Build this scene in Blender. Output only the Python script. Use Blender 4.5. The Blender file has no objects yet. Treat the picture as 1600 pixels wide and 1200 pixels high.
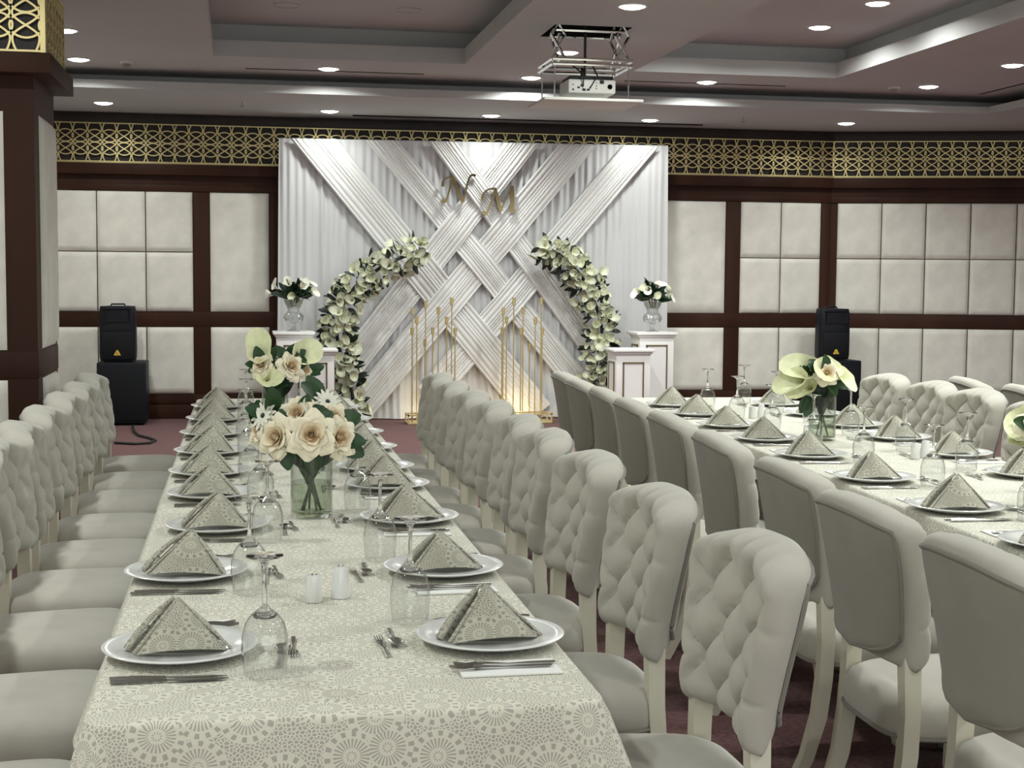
import bpy, bmesh, math, random
from mathutils import Vector, Matrix
random.seed(11)
PI = math.pi
scene = bpy.context.scene
COL = scene.collection

# ------------------------------------------------------------------ camera
cam_d = bpy.data.cameras.new('camera'); cam_d.sensor_fit = 'HORIZONTAL'; cam_d.sensor_width = 36.0
cam_d.lens = 2271.8 / 1600 * 36.0; cam_d.clip_start = 0.05; cam_d.clip_end = 80
cam = bpy.data.objects.new('camera', cam_d); COL.objects.link(cam)
yaw, pitch, roll = math.radians(10.519), math.radians(4.312), math.radians(0.4439)
fw = Vector((math.sin(yaw) * math.cos(pitch), math.cos(yaw) * math.cos(pitch), -math.sin(pitch)))
r0 = Vector((math.cos(yaw), -math.sin(yaw), 0)); u0 = r0.cross(fw)
rr = r0 * math.cos(roll) + u0 * math.sin(roll); uu = -r0 * math.sin(roll) + u0 * math.cos(roll)
cam.matrix_world = Matrix(((rr.x, uu.x, -fw.x, 0), (rr.y, uu.y, -fw.y, 0), (rr.z, uu.z, -fw.z, 1.5), (0, 0, 0, 1)))
scene.camera = cam

# ------------------------------------------------------------------ world, exposure
w = bpy.data.worlds.new('hall_ambient'); scene.world = w; w.use_nodes = True
bg = w.node_tree.nodes['Background']; bg.inputs[0].default_value = (0.96, 1.0, 0.97, 1); bg.inputs[1].default_value = 1.12
vs = scene.view_settings
scene.display_settings.display_device = 'sRGB'
vs.view_transform = 'Standard'; vs.look = 'None'; vs.gamma = 1.0; vs.use_curve_mapping = False
vs.exposure = 0.96
LAMP_W = 11.0
LAMP_COL = (0.955, 1.0, 0.95)
scene.cycles.transparent_max_bounces = 20; scene.cycles.max_bounces = 9; scene.cycles.transmission_bounces = 7
scene.cycles.caustics_reflective = False; scene.cycles.caustics_refractive = False
scene.cycles.use_denoising = True; scene.cycles.diffuse_bounces = 3; scene.cycles.glossy_bounces = 3; scene.cycles.adaptive_threshold = 0.025

# ------------------------------------------------------------------ mesh helpers
class MB:
    def __init__(s): s.v = []; s.f = []; s.uv = []; s.mi = []; s.m = 0
    def add(s, verts, faces, uvs=None):
        b = len(s.v); s.v += [tuple(p) for p in verts]
        s.uv += list(uvs) if uvs else [(p[0], p[1]) for p in verts]
        for f in faces: s.f.append(tuple(b + i for i in f)); s.mi.append(s.m)
        return s
    def box(s, x0, x1, y0, y1, z0, z1):
        return s.add([(x0,y0,z0),(x1,y0,z0),(x1,y1,z0),(x0,y1,z0),(x0,y0,z1),(x1,y0,z1),(x1,y1,z1),(x0,y1,z1)],
              [(0,3,2,1),(4,5,6,7),(0,1,5,4),(1,2,6,5),(2,3,7,6),(3,0,4,7)])
    def quad(s, a, b, c, d): return s.add([a, b, c, d], [(0, 1, 2, 3)])
    def grid(s, fn, nu, nv, uvf=None, closed=False, flip=False):
        vs_, uvs = [], []
        cu = nu if closed else nu + 1
        for j in range(nv + 1):
            for i in range(cu):
                vs_.append(fn(i / nu, j / nv)); uvs.append(uvf(i / nu, j / nv) if uvf else (i / nu, j / nv))
        fs = []
        for j in range(nv):
            for i in range(nu):
                a = j * cu + i; b = j * cu + (i + 1) % cu; c = b + cu; d = a + cu
                fs.append((d, c, b, a) if flip else (a, b, c, d))
        return s.add(vs_, fs, uvs)
    def lathe(s, prof, n=20, c=(0, 0, 0), cap0=False, cap1=False):
        vs_ = []
        for (r, z) in prof:
            for i in range(n):
                a = 2 * PI * i / n; vs_.append((c[0] + r * math.cos(a), c[1] + r * math.sin(a), c[2] + z))
        fs = []
        for j in range(len(prof) - 1):
            for i in range(n):
                k = (i + 1) % n; fs.append((j*n+i, j*n+k, (j+1)*n+k, (j+1)*n+i))
        if cap0: fs.append(tuple(range(n - 1, -1, -1)))
        if cap1: fs.append(tuple((len(prof)-1)*n + i for i in range(n)))
        return s.add(vs_, fs)
    def tube(s, path, rad, n=8, caps=True, ang=0.0, closed=False, flat=(1, 1), up=(0, 0, 1)):
        P = [Vector(p) for p in path]; m = len(P); vs_ = []
        for k in range(m):
            if closed: t = P[(k+1) % m] - P[k-1]
            else: t = P[min(k+1, m-1)] - P[max(k-1, 0)]
            t.normalize(); ref = Vector(up)
            if abs(t.dot(ref)) > 0.93: ref = Vector((0, 1, 0)) if abs(up[2]) > .5 else Vector((0, 0, 1))
            a = t.cross(ref).normalized(); b = a.cross(t).normalized()
            r = rad[k] if isinstance(rad, (list, tuple)) else rad
            for i in range(n):
                th = 2 * PI * i / n + ang
                vs_.append(P[k] + a * (r * flat[0] * math.cos(th)) + b * (r * flat[1] * math.sin(th)))
        fs = []
        for k in range(m if closed else m - 1):
            k2 = (k + 1) % m
            for i in range(n):
                j = (i + 1) % n; fs.append((k*n+i, k*n+j, k2*n+j, k2*n+i))
        if caps and not closed: fs.append(tuple(range(n-1, -1, -1))); fs.append(tuple((m-1)*n+i for i in range(n)))
        return s.add(vs_, fs)
    def prism(s, pts, y0, y1):            # polygon in x,z extruded along y
        n = len(pts)
        vs_ = [(p[0], y0, p[1]) for p in pts] + [(p[0], y1, p[1]) for p in pts]
        return s.add(vs_, [tuple(range(n)), tuple(range(2*n-1, n-1, -1))] + [(i, i+n, (i+1) % n + n, (i+1) % n) for i in range(n)])
    def xf(s, M, start=0):
        for i in range(start, len(s.v)): s.v[i] = tuple(M @ Vector(s.v[i]))
        return s
    def mesh(s, name, mats, smooth=True, bevel=0.0, solid=0.0, ang=40, seg=2, recalc=True):
        me = bpy.data.meshes.new(name)
        bm = bmesh.new(); V = [bm.verts.new(p) for p in s.v]; ul = bm.loops.layers.uv.new('uv')
        for f, mi in zip(s.f, s.mi):
            try: fc = bm.faces.new([V[i] for i in f])
            except ValueError: continue
            fc.material_index = mi
            for l, i in zip(fc.loops, f): l[ul].uv = s.uv[i]
        if recalc: bmesh.ops.recalc_face_normals(bm, faces=bm.faces[:])
        if bevel:
            es = [e for e in bm.edges if len(e.link_faces) == 2 and e.calc_face_angle(0) > 0.6]
            bmesh.ops.bevel(bm, geom=es, offset=bevel, segments=seg, profile=0.5, affect='EDGES', clamp_overlap=True)
        if solid: bmesh.ops.solidify(bm, geom=bm.faces[:], thickness=solid)
        bm.to_mesh(me); bm.free()
        for m_ in (mats if isinstance(mats, (list, tuple)) else [mats]): me.materials.append(m_)
        if smooth:
            me.shade_smooth(); me.set_sharp_from_angle(angle=math.radians(ang))
        return me
    def build(s, name, mats, parent=None, **k):
        o = bpy.data.objects.new(name, s.mesh(name, mats, **k)); COL.objects.link(o)
        if parent: o.parent = parent
        return o

def link(name, me, parent=None, loc=(0, 0, 0), rot=(0, 0, 0), scale=1.0):
    o = bpy.data.objects.new(name, me); COL.objects.link(o); o.parent = parent
    o.location = loc; o.rotation_euler = rot; o.scale = (scale,) * 3 if not isinstance(scale, tuple) else scale
    return o
def tag(o, label=None, cat=None, group=None, kind=None):
    for k, v in (('label', label), ('category', cat), ('group', group), ('kind', kind)):
        if v: o[k] = v
    return o
def thing(name, label, cat, loc=(0, 0, 0), rz=0.0, group=None):
    o = bpy.data.objects.new(name, None); COL.objects.link(o); o.location = loc; o.rotation_euler = (0, 0, rz)
    o.empty_display_size = .05
    return tag(o, label, cat, group)
def copy_tree(o, parent=None):
    c = o.copy(); COL.objects.link(c); c.parent = parent
    for ch in list(o.children): copy_tree(ch, c)
    return c
ORD = ['first', 'second', 'third', 'fourth', 'fifth', 'sixth', 'seventh', 'eighth', 'ninth', 'tenth', 'eleventh', 'twelfth']
def rnd(a, b): return random.uniform(a, b)
def sst(a, b, x):
    t = max(0., min(1., (x - a) / (b - a))); return t * t * (3 - 2 * t)

# ------------------------------------------------------------------ materials
def mat(name, col, rough=.6, metal=0., noise=None, bump=None, sheen=0., spec=.5, emit=None, coat=0.):
    m = bpy.data.materials.new(name); m.use_nodes = True; nt = m.node_tree; b = nt.nodes['Principled BSDF']
    c = (*col, 1); b.inputs['Base Color'].default_value = c
    b.inputs['Roughness'].default_value = rough; b.inputs['Metallic'].default_value = metal
    b.inputs['Specular IOR Level'].default_value = spec
    if sheen: b.inputs['Sheen Weight'].default_value = sheen; b.inputs['Sheen Roughness'].default_value = .5
    if coat: b.inputs['Coat Weight'].default_value = coat
    if emit: b.inputs['Emission Color'].default_value = (*emit[0], 1); b.inputs['Emission Strength'].default_value = emit[1]
    if noise or bump:
        tc = nt.nodes.new('ShaderNodeTexCoord')
    if noise:                                   # (scale, amount, detail, stretch)
        sc, amt = noise[0], noise[1]; st = noise[3] if len(noise) > 3 else (1, 1, 1)
        mp = nt.nodes.new('ShaderNodeMapping'); mp.inputs['Scale'].default_value = st
        nt.links.new(tc.outputs['Object'], mp.inputs[0])
        n = nt.nodes.new('ShaderNodeTexNoise'); n.inputs['Scale'].default_value = sc
        n.inputs['Detail'].default_value = noise[2] if len(noise) > 2 else 4
        nt.links.new(mp.outputs[0], n.inputs['Vector'])
        rp = nt.nodes.new('ShaderNodeValToRGB'); e = rp.color_ramp.elements
        e[0].position = .3; e[1].position = .7
        e[0].color = (*[x * (1 - amt) for x in col], 1); e[1].color = (*[min(1, x * (1 + amt)) for x in col], 1)
        nt.links.new(n.outputs['Fac'], rp.inputs[0]); nt.links.new(rp.outputs[0], b.inputs['Base Color'])
    if bump:                                    # (scale, strength, distance)
        n2 = nt.nodes.new('ShaderNodeTexNoise'); n2.inputs['Scale'].default_value = bump[0]; n2.inputs['Detail'].default_value = 3
        nt.links.new(tc.outputs['Object'], n2.inputs['Vector'])
        bp = nt.nodes.new('ShaderNodeBump'); bp.inputs['Strength'].default_value = bump[1]; bp.inputs['Distance'].default_value = bump[2]
        nt.links.new(n2.outputs['Fac'], bp.inputs['Height']); nt.links.new(bp.outputs[0], b.inputs['Normal'])
    return m

def lace(name, hi, lo, scale):
    """cream crochet medallions over a taupe ground, drawn in uv metres"""
    m = bpy.data.materials.new(name); m.use_nodes = True; nt = m.node_tree; N = nt.nodes; L = nt.links
    b = N['Principled BSDF']; b.inputs['Roughness'].default_value = .75; b.inputs['Specular IOR Level'].default_value = .25
    b.inputs['Sheen Weight'].default_value = .15
    uv = N.new('ShaderNodeUVMap'); uv.uv_map = 'uv'
    mp = N.new('ShaderNodeMapping'); mp.inputs['Scale'].default_value = (scale, scale, scale); L.new(uv.outputs[0], mp.inputs[0])
    def mth(op, a, b_=None, c=None):
        n = N.new('ShaderNodeMath'); n.operation = op
        for i, x in enumerate((a, b_, c)):
            if x is None: continue
            if isinstance(x, (int, float)): n.inputs[i].default_value = x
            else: L.new(x, n.inputs[i])
        return n.outputs[0]
    vo = N.new('ShaderNodeTexVoronoi'); vo.voronoi_dimensions = '2D'; vo.inputs['Scale'].default_value = 1; vo.inputs['Randomness'].default_value = .72
    L.new(mp.outputs[0], vo.inputs['Vector'])
    sub = N.new('ShaderNodeVectorMath'); sub.operation = 'SUBTRACT'; L.new(mp.outputs[0], sub.inputs[0]); L.new(vo.outputs['Position'], sub.inputs[1])
    sp = N.new('ShaderNodeSeparateXYZ'); L.new(sub.outputs[0], sp.inputs[0])
    r = vo.outputs['Distance']; th = mth('ARCTAN2', sp.outputs[1], sp.outputs[0])
    def band(lo_, hi_): return mth('MULTIPLY', mth('GREATER_THAN', r, lo_), mth('LESS_THAN', r, hi_))
    sp1 = mth('GREATER_THAN', mth('SINE', mth('MULTIPLY', th, 26)), .1)
    sp2 = mth('GREATER_THAN', mth('SINE', mth('MULTIPLY', th, 14)), .25)
    sp3 = mth('GREATER_THAN', mth('SINE', mth('MULTIPLY', th, 10)), .1)
    holes = mth('MULTIPLY', band(.05, .085), sp3)
    holes = mth('MAXIMUM', holes, mth('MULTIPLY', band(.14, .30), sp1))
    holes = mth('MAXIMUM', holes, mth('MULTIPLY', band(.345, .44), sp2))
    v2 = N.new('ShaderNodeTexVoronoi'); v2.voronoi_dimensions = '2D'; v2.feature = 'DISTANCE_TO_EDGE'; v2.inputs['Scale'].default_value = 15
    L.new(mp.outputs[0], v2.inputs['Vector'])
    net = mth('GREATER_THAN', v2.outputs['Distance'], .16)
    holes = mth('MAXIMUM', holes, mth('MULTIPLY', mth('GREATER_THAN', r, .47), net))
    mx = N.new('ShaderNodeMixRGB'); L.new(holes, mx.inputs[0]); mx.inputs[1].default_value = (*hi, 1); mx.inputs[2].default_value = (*lo, 1)
    L.new(mx.outputs[0], b.inputs['Base Color'])
    bp = N.new('ShaderNodeBump'); bp.inputs['Strength'].default_value = .35; bp.inputs['Distance'].default_value = .002; bp.invert = True
    L.new(holes, bp.inputs['Height']); L.new(bp.outputs[0], b.inputs['Normal'])
    return m

def thin_glass(name, tint=(.96, .97, .96), k=1.0, rough=.02):
    m = bpy.data.materials.new(name); m.use_nodes = True; nt = m.node_tree; N = nt.nodes; L = nt.links
    N.remove(N['Principled BSDF']); out = N['Material Output']
    tr = N.new('ShaderNodeBsdfTransparent'); tr.inputs[0].default_value = (*tint, 1)
    gl = N.new('ShaderNodeBsdfGlossy'); gl.inputs['Roughness'].default_value = rough
    fr = N.new('ShaderNodeLayerWeight'); fr.inputs['Blend'].default_value = .5
    pw = N.new('ShaderNodeMath'); pw.operation = 'POWER'; pw.inputs[1].default_value = 3.2; L.new(fr.outputs['Facing'], pw.inputs[0])
    mu = N.new('ShaderNodeMath'); mu.operation = 'MULTIPLY_ADD'; mu.inputs[1].default_value = .75 * k; mu.inputs[2].default_value = .05 * k; mu.use_clamp = True; L.new(pw.outputs[0], mu.inputs[0])
    mx = N.new('ShaderNodeMixShader'); L.new(mu.outputs[0], mx.inputs[0]); L.new(tr.outputs[0], mx.inputs[1]); L.new(gl.outputs[0], mx.inputs[2])
    L.new(mx.outputs[0], out.inputs[0]); return m
def solid_glass(name):
    m = bpy.data.materials.new(name); m.use_nodes = True; b = m.node_tree.nodes['Principled BSDF']
    b.inputs['Transmission Weight'].default_value = 1; b.inputs['Roughness'].default_value = .02; b.inputs['IOR'].default_value = 1.5
    b.inputs['Base Color'].default_value = (.97, .98, .97, 1); return m
def radial(name, c0, c1, d, rough=.55):
    m = bpy.data.materials.new(name); m.use_nodes = True; nt = m.node_tree; b = nt.nodes['Principled BSDF']; b.inputs['Roughness'].default_value = rough
    tc = nt.nodes.new('ShaderNodeTexCoord'); vl = nt.nodes.new('ShaderNodeVectorMath'); vl.operation = 'LENGTH'; nt.links.new(tc.outputs['Object'], vl.inputs[0])
    mr = nt.nodes.new('ShaderNodeMapRange'); mr.inputs[1].default_value = d * .25; mr.inputs[2].default_value = d; nt.links.new(vl.outputs['Value'], mr.inputs[0])
    mx = nt.nodes.new('ShaderNodeMixRGB'); nt.links.new(mr.outputs[0], mx.inputs[0]); mx.inputs[1].default_value = (*c0, 1); mx.inputs[2].default_value = (*c1, 1)
    nt.links.new(mx.outputs[0], b.inputs['Base Color']); b.inputs['Subsurface Weight'].default_value = 0.0
    return m

M = {}
M['ceil'] = mat('ceiling_paint', (.53, .53, .53), .9, noise=(1.2, .03))
M['carpet'] = mat('burgundy_carpet', (.135, .066, .066), .95, noise=(55, .35, 6), bump=(400, .5, .004), sheen=.1, spec=.1)
M['wood'] = mat('dark_stained_wood', (.046, .019, .012), .55, spec=.15, noise=(3, .25, 6, (1, 1, .15)))
M['wood_dk'] = mat('black_brown_wood', (.030, .022, .020), .45, spec=.3, noise=(3, .2, 4, (1, 1, .2)))
M['pad'] = mat('suede_panel', (.80, .775, .71), .9, noise=(5.5, .09, 5), bump=(160, .15, .003), sheen=.2, spec=.2)
M['gold'] = mat('brushed_gold', (.72, .60, .30), .40, .7)
M['gold_tr'] = mat('gold_trim', (.20, .14, .065), .4, .8)
M['mirror_gold'] = mat('mirror_gold', (.22, .165, .085), .10, 1.0)
M['drape'] = mat('white_voile', (.68, .68, .69), .85, bump=(300, .08, .002), sheen=.15, spec=.2)
M['drape_b'] = mat('white_pleated_satin', (.76, .755, .745), .7, sheen=.15, spec=.3)
M['white'] = mat('white_lacquer', (.80, .785, .77), .35)
M['cream'] = mat('cream_lacquer', (.70, .66, .54), .4, noise=(8, .04))
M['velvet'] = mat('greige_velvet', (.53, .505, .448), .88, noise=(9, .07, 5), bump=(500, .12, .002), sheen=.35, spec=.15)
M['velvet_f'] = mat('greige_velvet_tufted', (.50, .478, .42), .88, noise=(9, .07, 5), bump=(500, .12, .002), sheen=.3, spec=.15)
M['velvet_shade'] = mat('greige_velvet_shaded', (.32, .308, .262), .9, noise=(7, .06, 5), bump=(500, .12, .002), sheen=.25, spec=.12)  # same fabric as the seat; shade on the chair backs put into the colour
M['piping'] = mat('velvet_piping', (.25, .235, .20), .9, sheen=.2)
M['lace'] = lace('lace_cloth', (.74, .72, .61), (.45, .425, .372), 9.6)
M['lace_n'] = lace('lace_napkin', (.50, .482, .40), (.29, .276, .225), 11)
M['skirt'] = mat('grey_skirting', (.16, .155, .13), .9, sheen=.2)
M['china'] = mat('white_china', (.80, .81, .79), .16, coat=.4)
M['paper'] = mat('white_paper', (.86, .86, .83), .9)
M['steel'] = mat('cutlery_steel', (.52, .51, .48), .2, 1.0)
M['chrome'] = mat('chrome', (.7, .7, .7), .12, 1.0)
M['glass'] = thin_glass('drinking_glass', (.94, .95, .945), 1.9)
M['sglass'] = solid_glass('glass_stem')
M['vglass'] = thin_glass('vase_glass', (.93, .95, .93), 1.2)
M['crystal'] = thin_glass('cut_crystal', (.86, .88, .87), 2.6, .08)
M['water'] = thin_glass('vase_water', (.80, .84, .76), .6)
M['rose'] = radial('peach_rose_petal', (.90, .68, .42), (.88, .81, .62), .034)
M['lily'] = mat('cream_green_lily', (.78, .80, .50), .5, noise=(30, .10))
M['white_fl'] = mat('white_flower', (.82, .82, .70), .55, noise=(30, .06))
M['anth'] = mat('ivory_spathe', (.68, .70, .53), .4, noise=(16, .30))
M['spadix'] = mat('yellow_spadix', (.70, .60, .22), .6)
M['leaf'] = mat('green_leaf', (.022, .062, .022), .42, noise=(20, .4))
M['leaf_d'] = mat('dark_leaf', (.016, .030, .020), .5, noise=(20, .4))
M['stem'] = mat('green_stem', (.075, .10, .045), .5)
M['black'] = mat('black_plastic', (.008, .009, .013), .5, spec=.25, bump=(200, .2, .002))
M['grille'] = mat('black_grille', (.006, .007, .010), .65, spec=.25, bump=(700, .5, .004))
M['yellow'] = mat('yellow_badge', (.72, .52, .06), .5)
M['lens'] = mat('light_diffuser', (.9, .9, .9), .5, emit=((1, 1, .95), 6.0))
M['plastic_w'] = mat('white_plastic', (.66, .65, .61), .45)
M['plastic_g'] = mat('grey_plastic', (.28, .27, .25), .5)
M['hole'] = mat('dark_void', (.012, .012, .013), .9)
M['cable'] = mat('black_cable', (.015, .015, .015), .6)

# ------------------------------------------------------------------ floor and ceiling
fl = MB(); fl.quad((-2.5, -6.2, 0), (12.2, -6.2, 0), (12.2, 15.4, 0), (-2.5, 15.4, 0))
fl.box(-2.5, 12.2, -6.2, 15.4, -.1, -.001)
tag(fl.build('floor', M['carpet'], smooth=False), 'burgundy speckled carpet under the tables and chairs', kind='structure')

Z1, Z2, Z3 = 3.08, 3.25, 3.53
trays = {'L': (-.22, 1.84, 3.6, 12.2), 'R': (3.32, 5.17, 3.2, 12.27)}
hole = (2.17, 2.73, 10.13, 10.66)
cm = MB()
rects = list(trays.values()) + [hole]
xs = sorted({-2.5, 7.1} | {v for r_ in rects for v in r_[:2]}); ys = sorted({-6.2, 14.3} | {v for r_ in rects for v in r_[2:]})
for i in range(len(xs) - 1):
    for j in range(len(ys) - 1):
        cx, cy = (xs[i] + xs[i+1]) / 2, (ys[j] + ys[j+1]) / 2
        if any(r_[0] < cx < r_[1] and r_[2] < cy < r_[3] for r_ in rects): continue
        cm.quad((xs[i], ys[j], Z2), (xs[i+1], ys[j], Z2), (xs[i+1], ys[j+1], Z2), (xs[i], ys[j+1], Z2))
ceiling = tag(cm.build('ceiling', M['ceil'], smooth=False), 'taupe plaster ceiling stepped around recessed trays', kind='structure')
sf = MB(); sf.box(-2.5, 12.2, 13.15, 15.4, Z1, Z1 + .07); sf.box(7.1, 12.2, -6.2, 13.15, Z1, Z1 + .07)
sf.build('soffit', M['ceil'], ceiling, smooth=False)
cv = MB(); cv.quad((-2.5, 13.62, 3.15), (7.6, 13.62, 3.15), (7.6, 13.62, Z2), (-2.5, 13.62, Z2))
cv.quad((7.6, -6.2, 3.15), (7.6, 14.3, 3.15), (7.6, 14.3, Z2), (7.6, -6.2, Z2)); cv.quad((7.1, -6.2, Z2), (7.6, -6.2, Z2), (7.6, 14.3, Z2), (7.1, 14.3, Z2))
cv.build('cove_recess', M['ceil'], ceiling, smooth=False)
for (x0, x1, y0, y1) in trays.values():
    o = .15
    lp = MB()
    for a, b in (((x0, y0), (x1, y0)), ((x1, y0), (x1, y1)), ((x1, y1), (x0, y1)), ((x0, y1), (x0, y0))):
        dx, dy = b[0] - a[0], b[1] - a[1]; l_ = math.hypot(dx, dy); nx, ny = dy / l_ * .03, -dx / l_ * .03
        lp.add([(a[0], a[1], Z2), (b[0], b[1], Z2), (b[0], b[1], 3.38), (a[0], a[1], 3.38), (a[0]+nx, a[1]+ny, Z2), (b[0]+nx, b[1]+ny, Z2), (b[0]+nx, b[1]+ny, 3.38), (a[0]+nx, a[1]+ny, 3.38)],
               [(0, 1, 2, 3), (3, 2, 6, 7), (4, 7, 6, 5)])
    lp.build('tray_lip', M['ceil'], ceiling, smooth=False)
    tr = MB(); X0, X1, Y0, Y1 = x0 - o, x1 + o, y0 - o, y1 + o
    tr.quad((X0, Y0, Z3), (X1, Y0, Z3), (X1, Y1, Z3), (X0, Y1, Z3))
    for a, b in (((X0, Y0), (X1, Y0)), ((X1, Y0), (X1, Y1)), ((X1, Y1), (X0, Y1)), ((X0, Y1), (X0, Y0))):
        tr.quad((a[0], a[1], Z2 + .01), (b[0], b[1], Z2 + .01), (b[0], b[1], Z3), (a[0], a[1], Z3))
    tr.build('tray_ceiling', M['ceil'], ceiling, smooth=False)
hb = MB(); x0, x1, y0, y1 = hole
for a, b in (((x0, y0), (x1, y0)), ((x1, y0), (x1, y1)), ((x1, y1), (x0, y1)), ((x0, y1), (x0, y0))):
    hb.quad((a[0], a[1], Z2), (b[0], b[1], Z2), (b[0], b[1], 3.8), (a[0], a[1], 3.8))
hb.quad((x0, y0, 3.8), (x1, y0, 3.8), (x1, y1, 3.8), (x0, y1, 3.8)); hb.build('hatch_recess', M['hole'], ceiling, smooth=False)
for (xa, xb, ya) in ((.04, 1.58, 12.88), (3.4, 4.93, 12.88)):
    s_ = MB(); s_.box(xa, xb, ya - .012, ya + .012, Z2 - .004, Z2); s_.build('air_slot', M['hole'], ceiling, smooth=False)
s_ = MB(); s_.box(6.92, 6.945, 10.5, 13.0, Z2 - .004, Z2); s_.build('air_slot', M['hole'], ceiling, smooth=False)
s_ = MB(); s_.box(1.1, 4.75, 14.75, 14.79, Z1 - .012, Z1); s_.build('screen_slot', M['hole'], ceiling, smooth=False)

# ------------------------------------------------------------------ walls
def pillow(w_, h_, d=.03, n=10):
    """an upholstered tile: x across, z up, bulging to -y, rounded rim"""
    mb = MB()
    def fn(a, b):
        u, v = 2 * a - 1, 2 * b - 1
        # denser towards the rim
        u = math.copysign(1 - (1 - abs(u)) ** 1.8, u); v = math.copysign(1 - (1 - abs(v)) ** 1.8, v)
        e = (1 - abs(u) ** 26) * (1 - abs(v) ** 26)
        return (u * w_ / 2, -d * (max(0, e) ** .5) * (1 + .12 * (1 - u * u) * (1 - v * v)), v * h_ / 2)
    mb.grid(fn, n, n); return mb
_pads = {}
def pad(parent, x0, x1, z0, z1, y=0.):
    g = .004; k = (round(x1 - x0, 3), round(z1 - z0, 3))
    if k not in _pads: _pads[k] = pillow(x1 - x0 - g, z1 - z0 - g).mesh('panel', M['pad'], ang=70)
    return link('panel', _pads[k], parent, ((x0 + x1) / 2, y, (z0 + z1) / 2))

def lattice_cell(w_=.141, h_=.385):
    """one repeat of the gold fretwork, centred, flat bars in the x-z plane"""
    mb = MB(); t = .0052; dp = .012
    def bar(pts):
        n = len(pts); vs_ = []
        for i, p in enumerate(pts):
            a = pts[max(0, i-1)]; b = pts[min(n-1, i+1)]; dx, dz = b[0]-a[0], b[1]-a[1]; l_ = math.hypot(dx, dz) or 1; nx, nz = -dz/l_*t, dx/l_*t
            vs_ += [(p[0]+nx, -dp, p[1]+nz), (p[0]-nx, -dp, p[1]-nz), (p[0]+nx, 0, p[1]+nz), (p[0]-nx, 0, p[1]-nz)]
        fs = []
        for i in range(n - 1):
            a = 4*i; b = a + 4; fs += [(a, a+1, b+1, b), (a+2, a, b, b+2), (a+1, a+3, b+3, b+1)]
        mb.add(vs_, fs)
    H = h_ / 2; hw = w_ / 2
    for s in (1, -1):
        # flat rings, a little wider than the repeat so that neighbours interlace
        for cx in (-w_, 0, w_):
            seg = []
            for i in range(33):
                a = 2 * PI * i / 32; p = (cx + .078 * math.cos(a), s * .063 + .061 * math.sin(a))
                if abs(p[0]) <= hw + .001: seg.append(p)
                else:
                    if len(seg) > 1: bar(seg)
                    seg = []
            if len(seg) > 1: bar(seg)
    for sx in (-1, 1):                     # waving uprights that cross inside the rings
        pts = []
        for i in range(37):
            z = -H + 2 * H * i / 36; az = abs(z)
            pts.append((sx * ((hw - t) * math.cos(2 * PI * z / .248) if az < .124 else -(hw - t) * math.cos((az - .124) * 12)), z))
        bar(pts)
    bar([(-hw, H - .004), (hw, H - .004)]); bar([(-hw, -H + .004), (hw, -H + .004)])
    return mb
CELL = lattice_cell().mesh('frieze_lattice', M['gold'], ang=50)

def wall_run(name, label, origin, rz, length, pads, s0=0.):
    """a wall along local +x facing local -y: dark boards, rails, padded panels, gold frieze"""
    mb = MB(); mb.box(s0, length, 0, .14, 0, 3.12)
    root = mb.build(name, M['wood'], smooth=False); tag(root, label, kind='structure'); root.location = origin; root.rotation_euler = (0, 0, rz)
    def bx(n_, m_, z0, z1, y0, bev=.004): b_ = MB(); b_.box(s0, length, y0, 0.0, z0, z1); return b_.build(n_, m_, root, bevel=bev)
    bx('frieze_backing', M['wood_dk'], 2.58, 2.98, -.006, 0)
    bx('cornice', M['wood_dk'], 2.98, 3.075, -.07)
    bx('ledge', M['wood'], 2.47, 2.58, -.075)
    bx('ledge_moulding', M['wood'], 2.31, 2.375, -.02)
    bx('rail', M['wood'], .945, 1.09, -.014)
    bx('plinth', M['wood'], 0, .145, -.02); bx('plinth_rail', M['wood'], .155, .25, -.012)
    g = MB(); g.box(s0, length, -.04, -.006, 2.58, 2.589); g.build('gold_strip', M['gold'], root, smooth=False)
    for (a, b, rows) in pads:
        for (z0, z1) in rows: pad(root, a, b, z0, z1, -.002)
    return root
UP2 = [(1.095, 1.698), (1.702, 2.308)]; UP1 = [(1.095, 2.308)]; LO = [(.255, .94)]
xs0 = -1.0
def sh(a, b, rows): return (a, b, rows)
back = wall_run('wall_back', 'dark wood back wall with padded panels and gold fretwork frieze', (0, 15.2, 0), 0, 6.382,
    [sh(-1.95, -1.435, UP2 + LO), sh(-1.43, -.958, UP2 + LO), sh(-.953, -.49, UP2 + LO), sh(-.32, .275, UP1 + LO), sh(4.45, 5.17, UP1 + LO), sh(5.34, 5.80, UP2 + LO), sh(5.805, 6.262, UP2 + LO)], s0=-2.5)
for (a, b) in ((-.49, -.32), (5.17, 5.34), (6.262, 6.38), (.275, .45)):
    st = MB(); st.box(a + .006, b - .006, -.010, -.001, .251, 2.309); st.build('stile', M['wood'], back, bevel=.004)
n = 0; x = -2.0
while x < 6.36:
    if x < .45 or True: link('frieze_lattice', CELL, back, (x, -.036, 2.785))
    x += .141
ang = math.atan2(14.579 - 15.2, 8.322 - 6.382)
segs = [(.07, .543), (.548, 1.015), (1.02, 1.490), (1.495, 1.975), (1.98, 2.46), (2.465, 2.94), (3.06, 3.54), (3.545, 4.02)]
angled = wall_run('wall_right', 'angled wall section right of the stage with padded panels', (6.382, 15.2, 0), ang, 5.4, [(a, b, UP2 + LO) for a, b in segs])
x = .07
while x < 4.2:
    link('frieze_lattice', CELL, angled, (x, -.036, 2.785)); x += .141
wl = MB(); wl.box(-2.62, -2.5, -6.2, 15.4, 0, 3.3)
tag(wl.build('wall_left', M['pad'], smooth=False), 'left side wall of the hall beyond the column', kind='structure')
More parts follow.
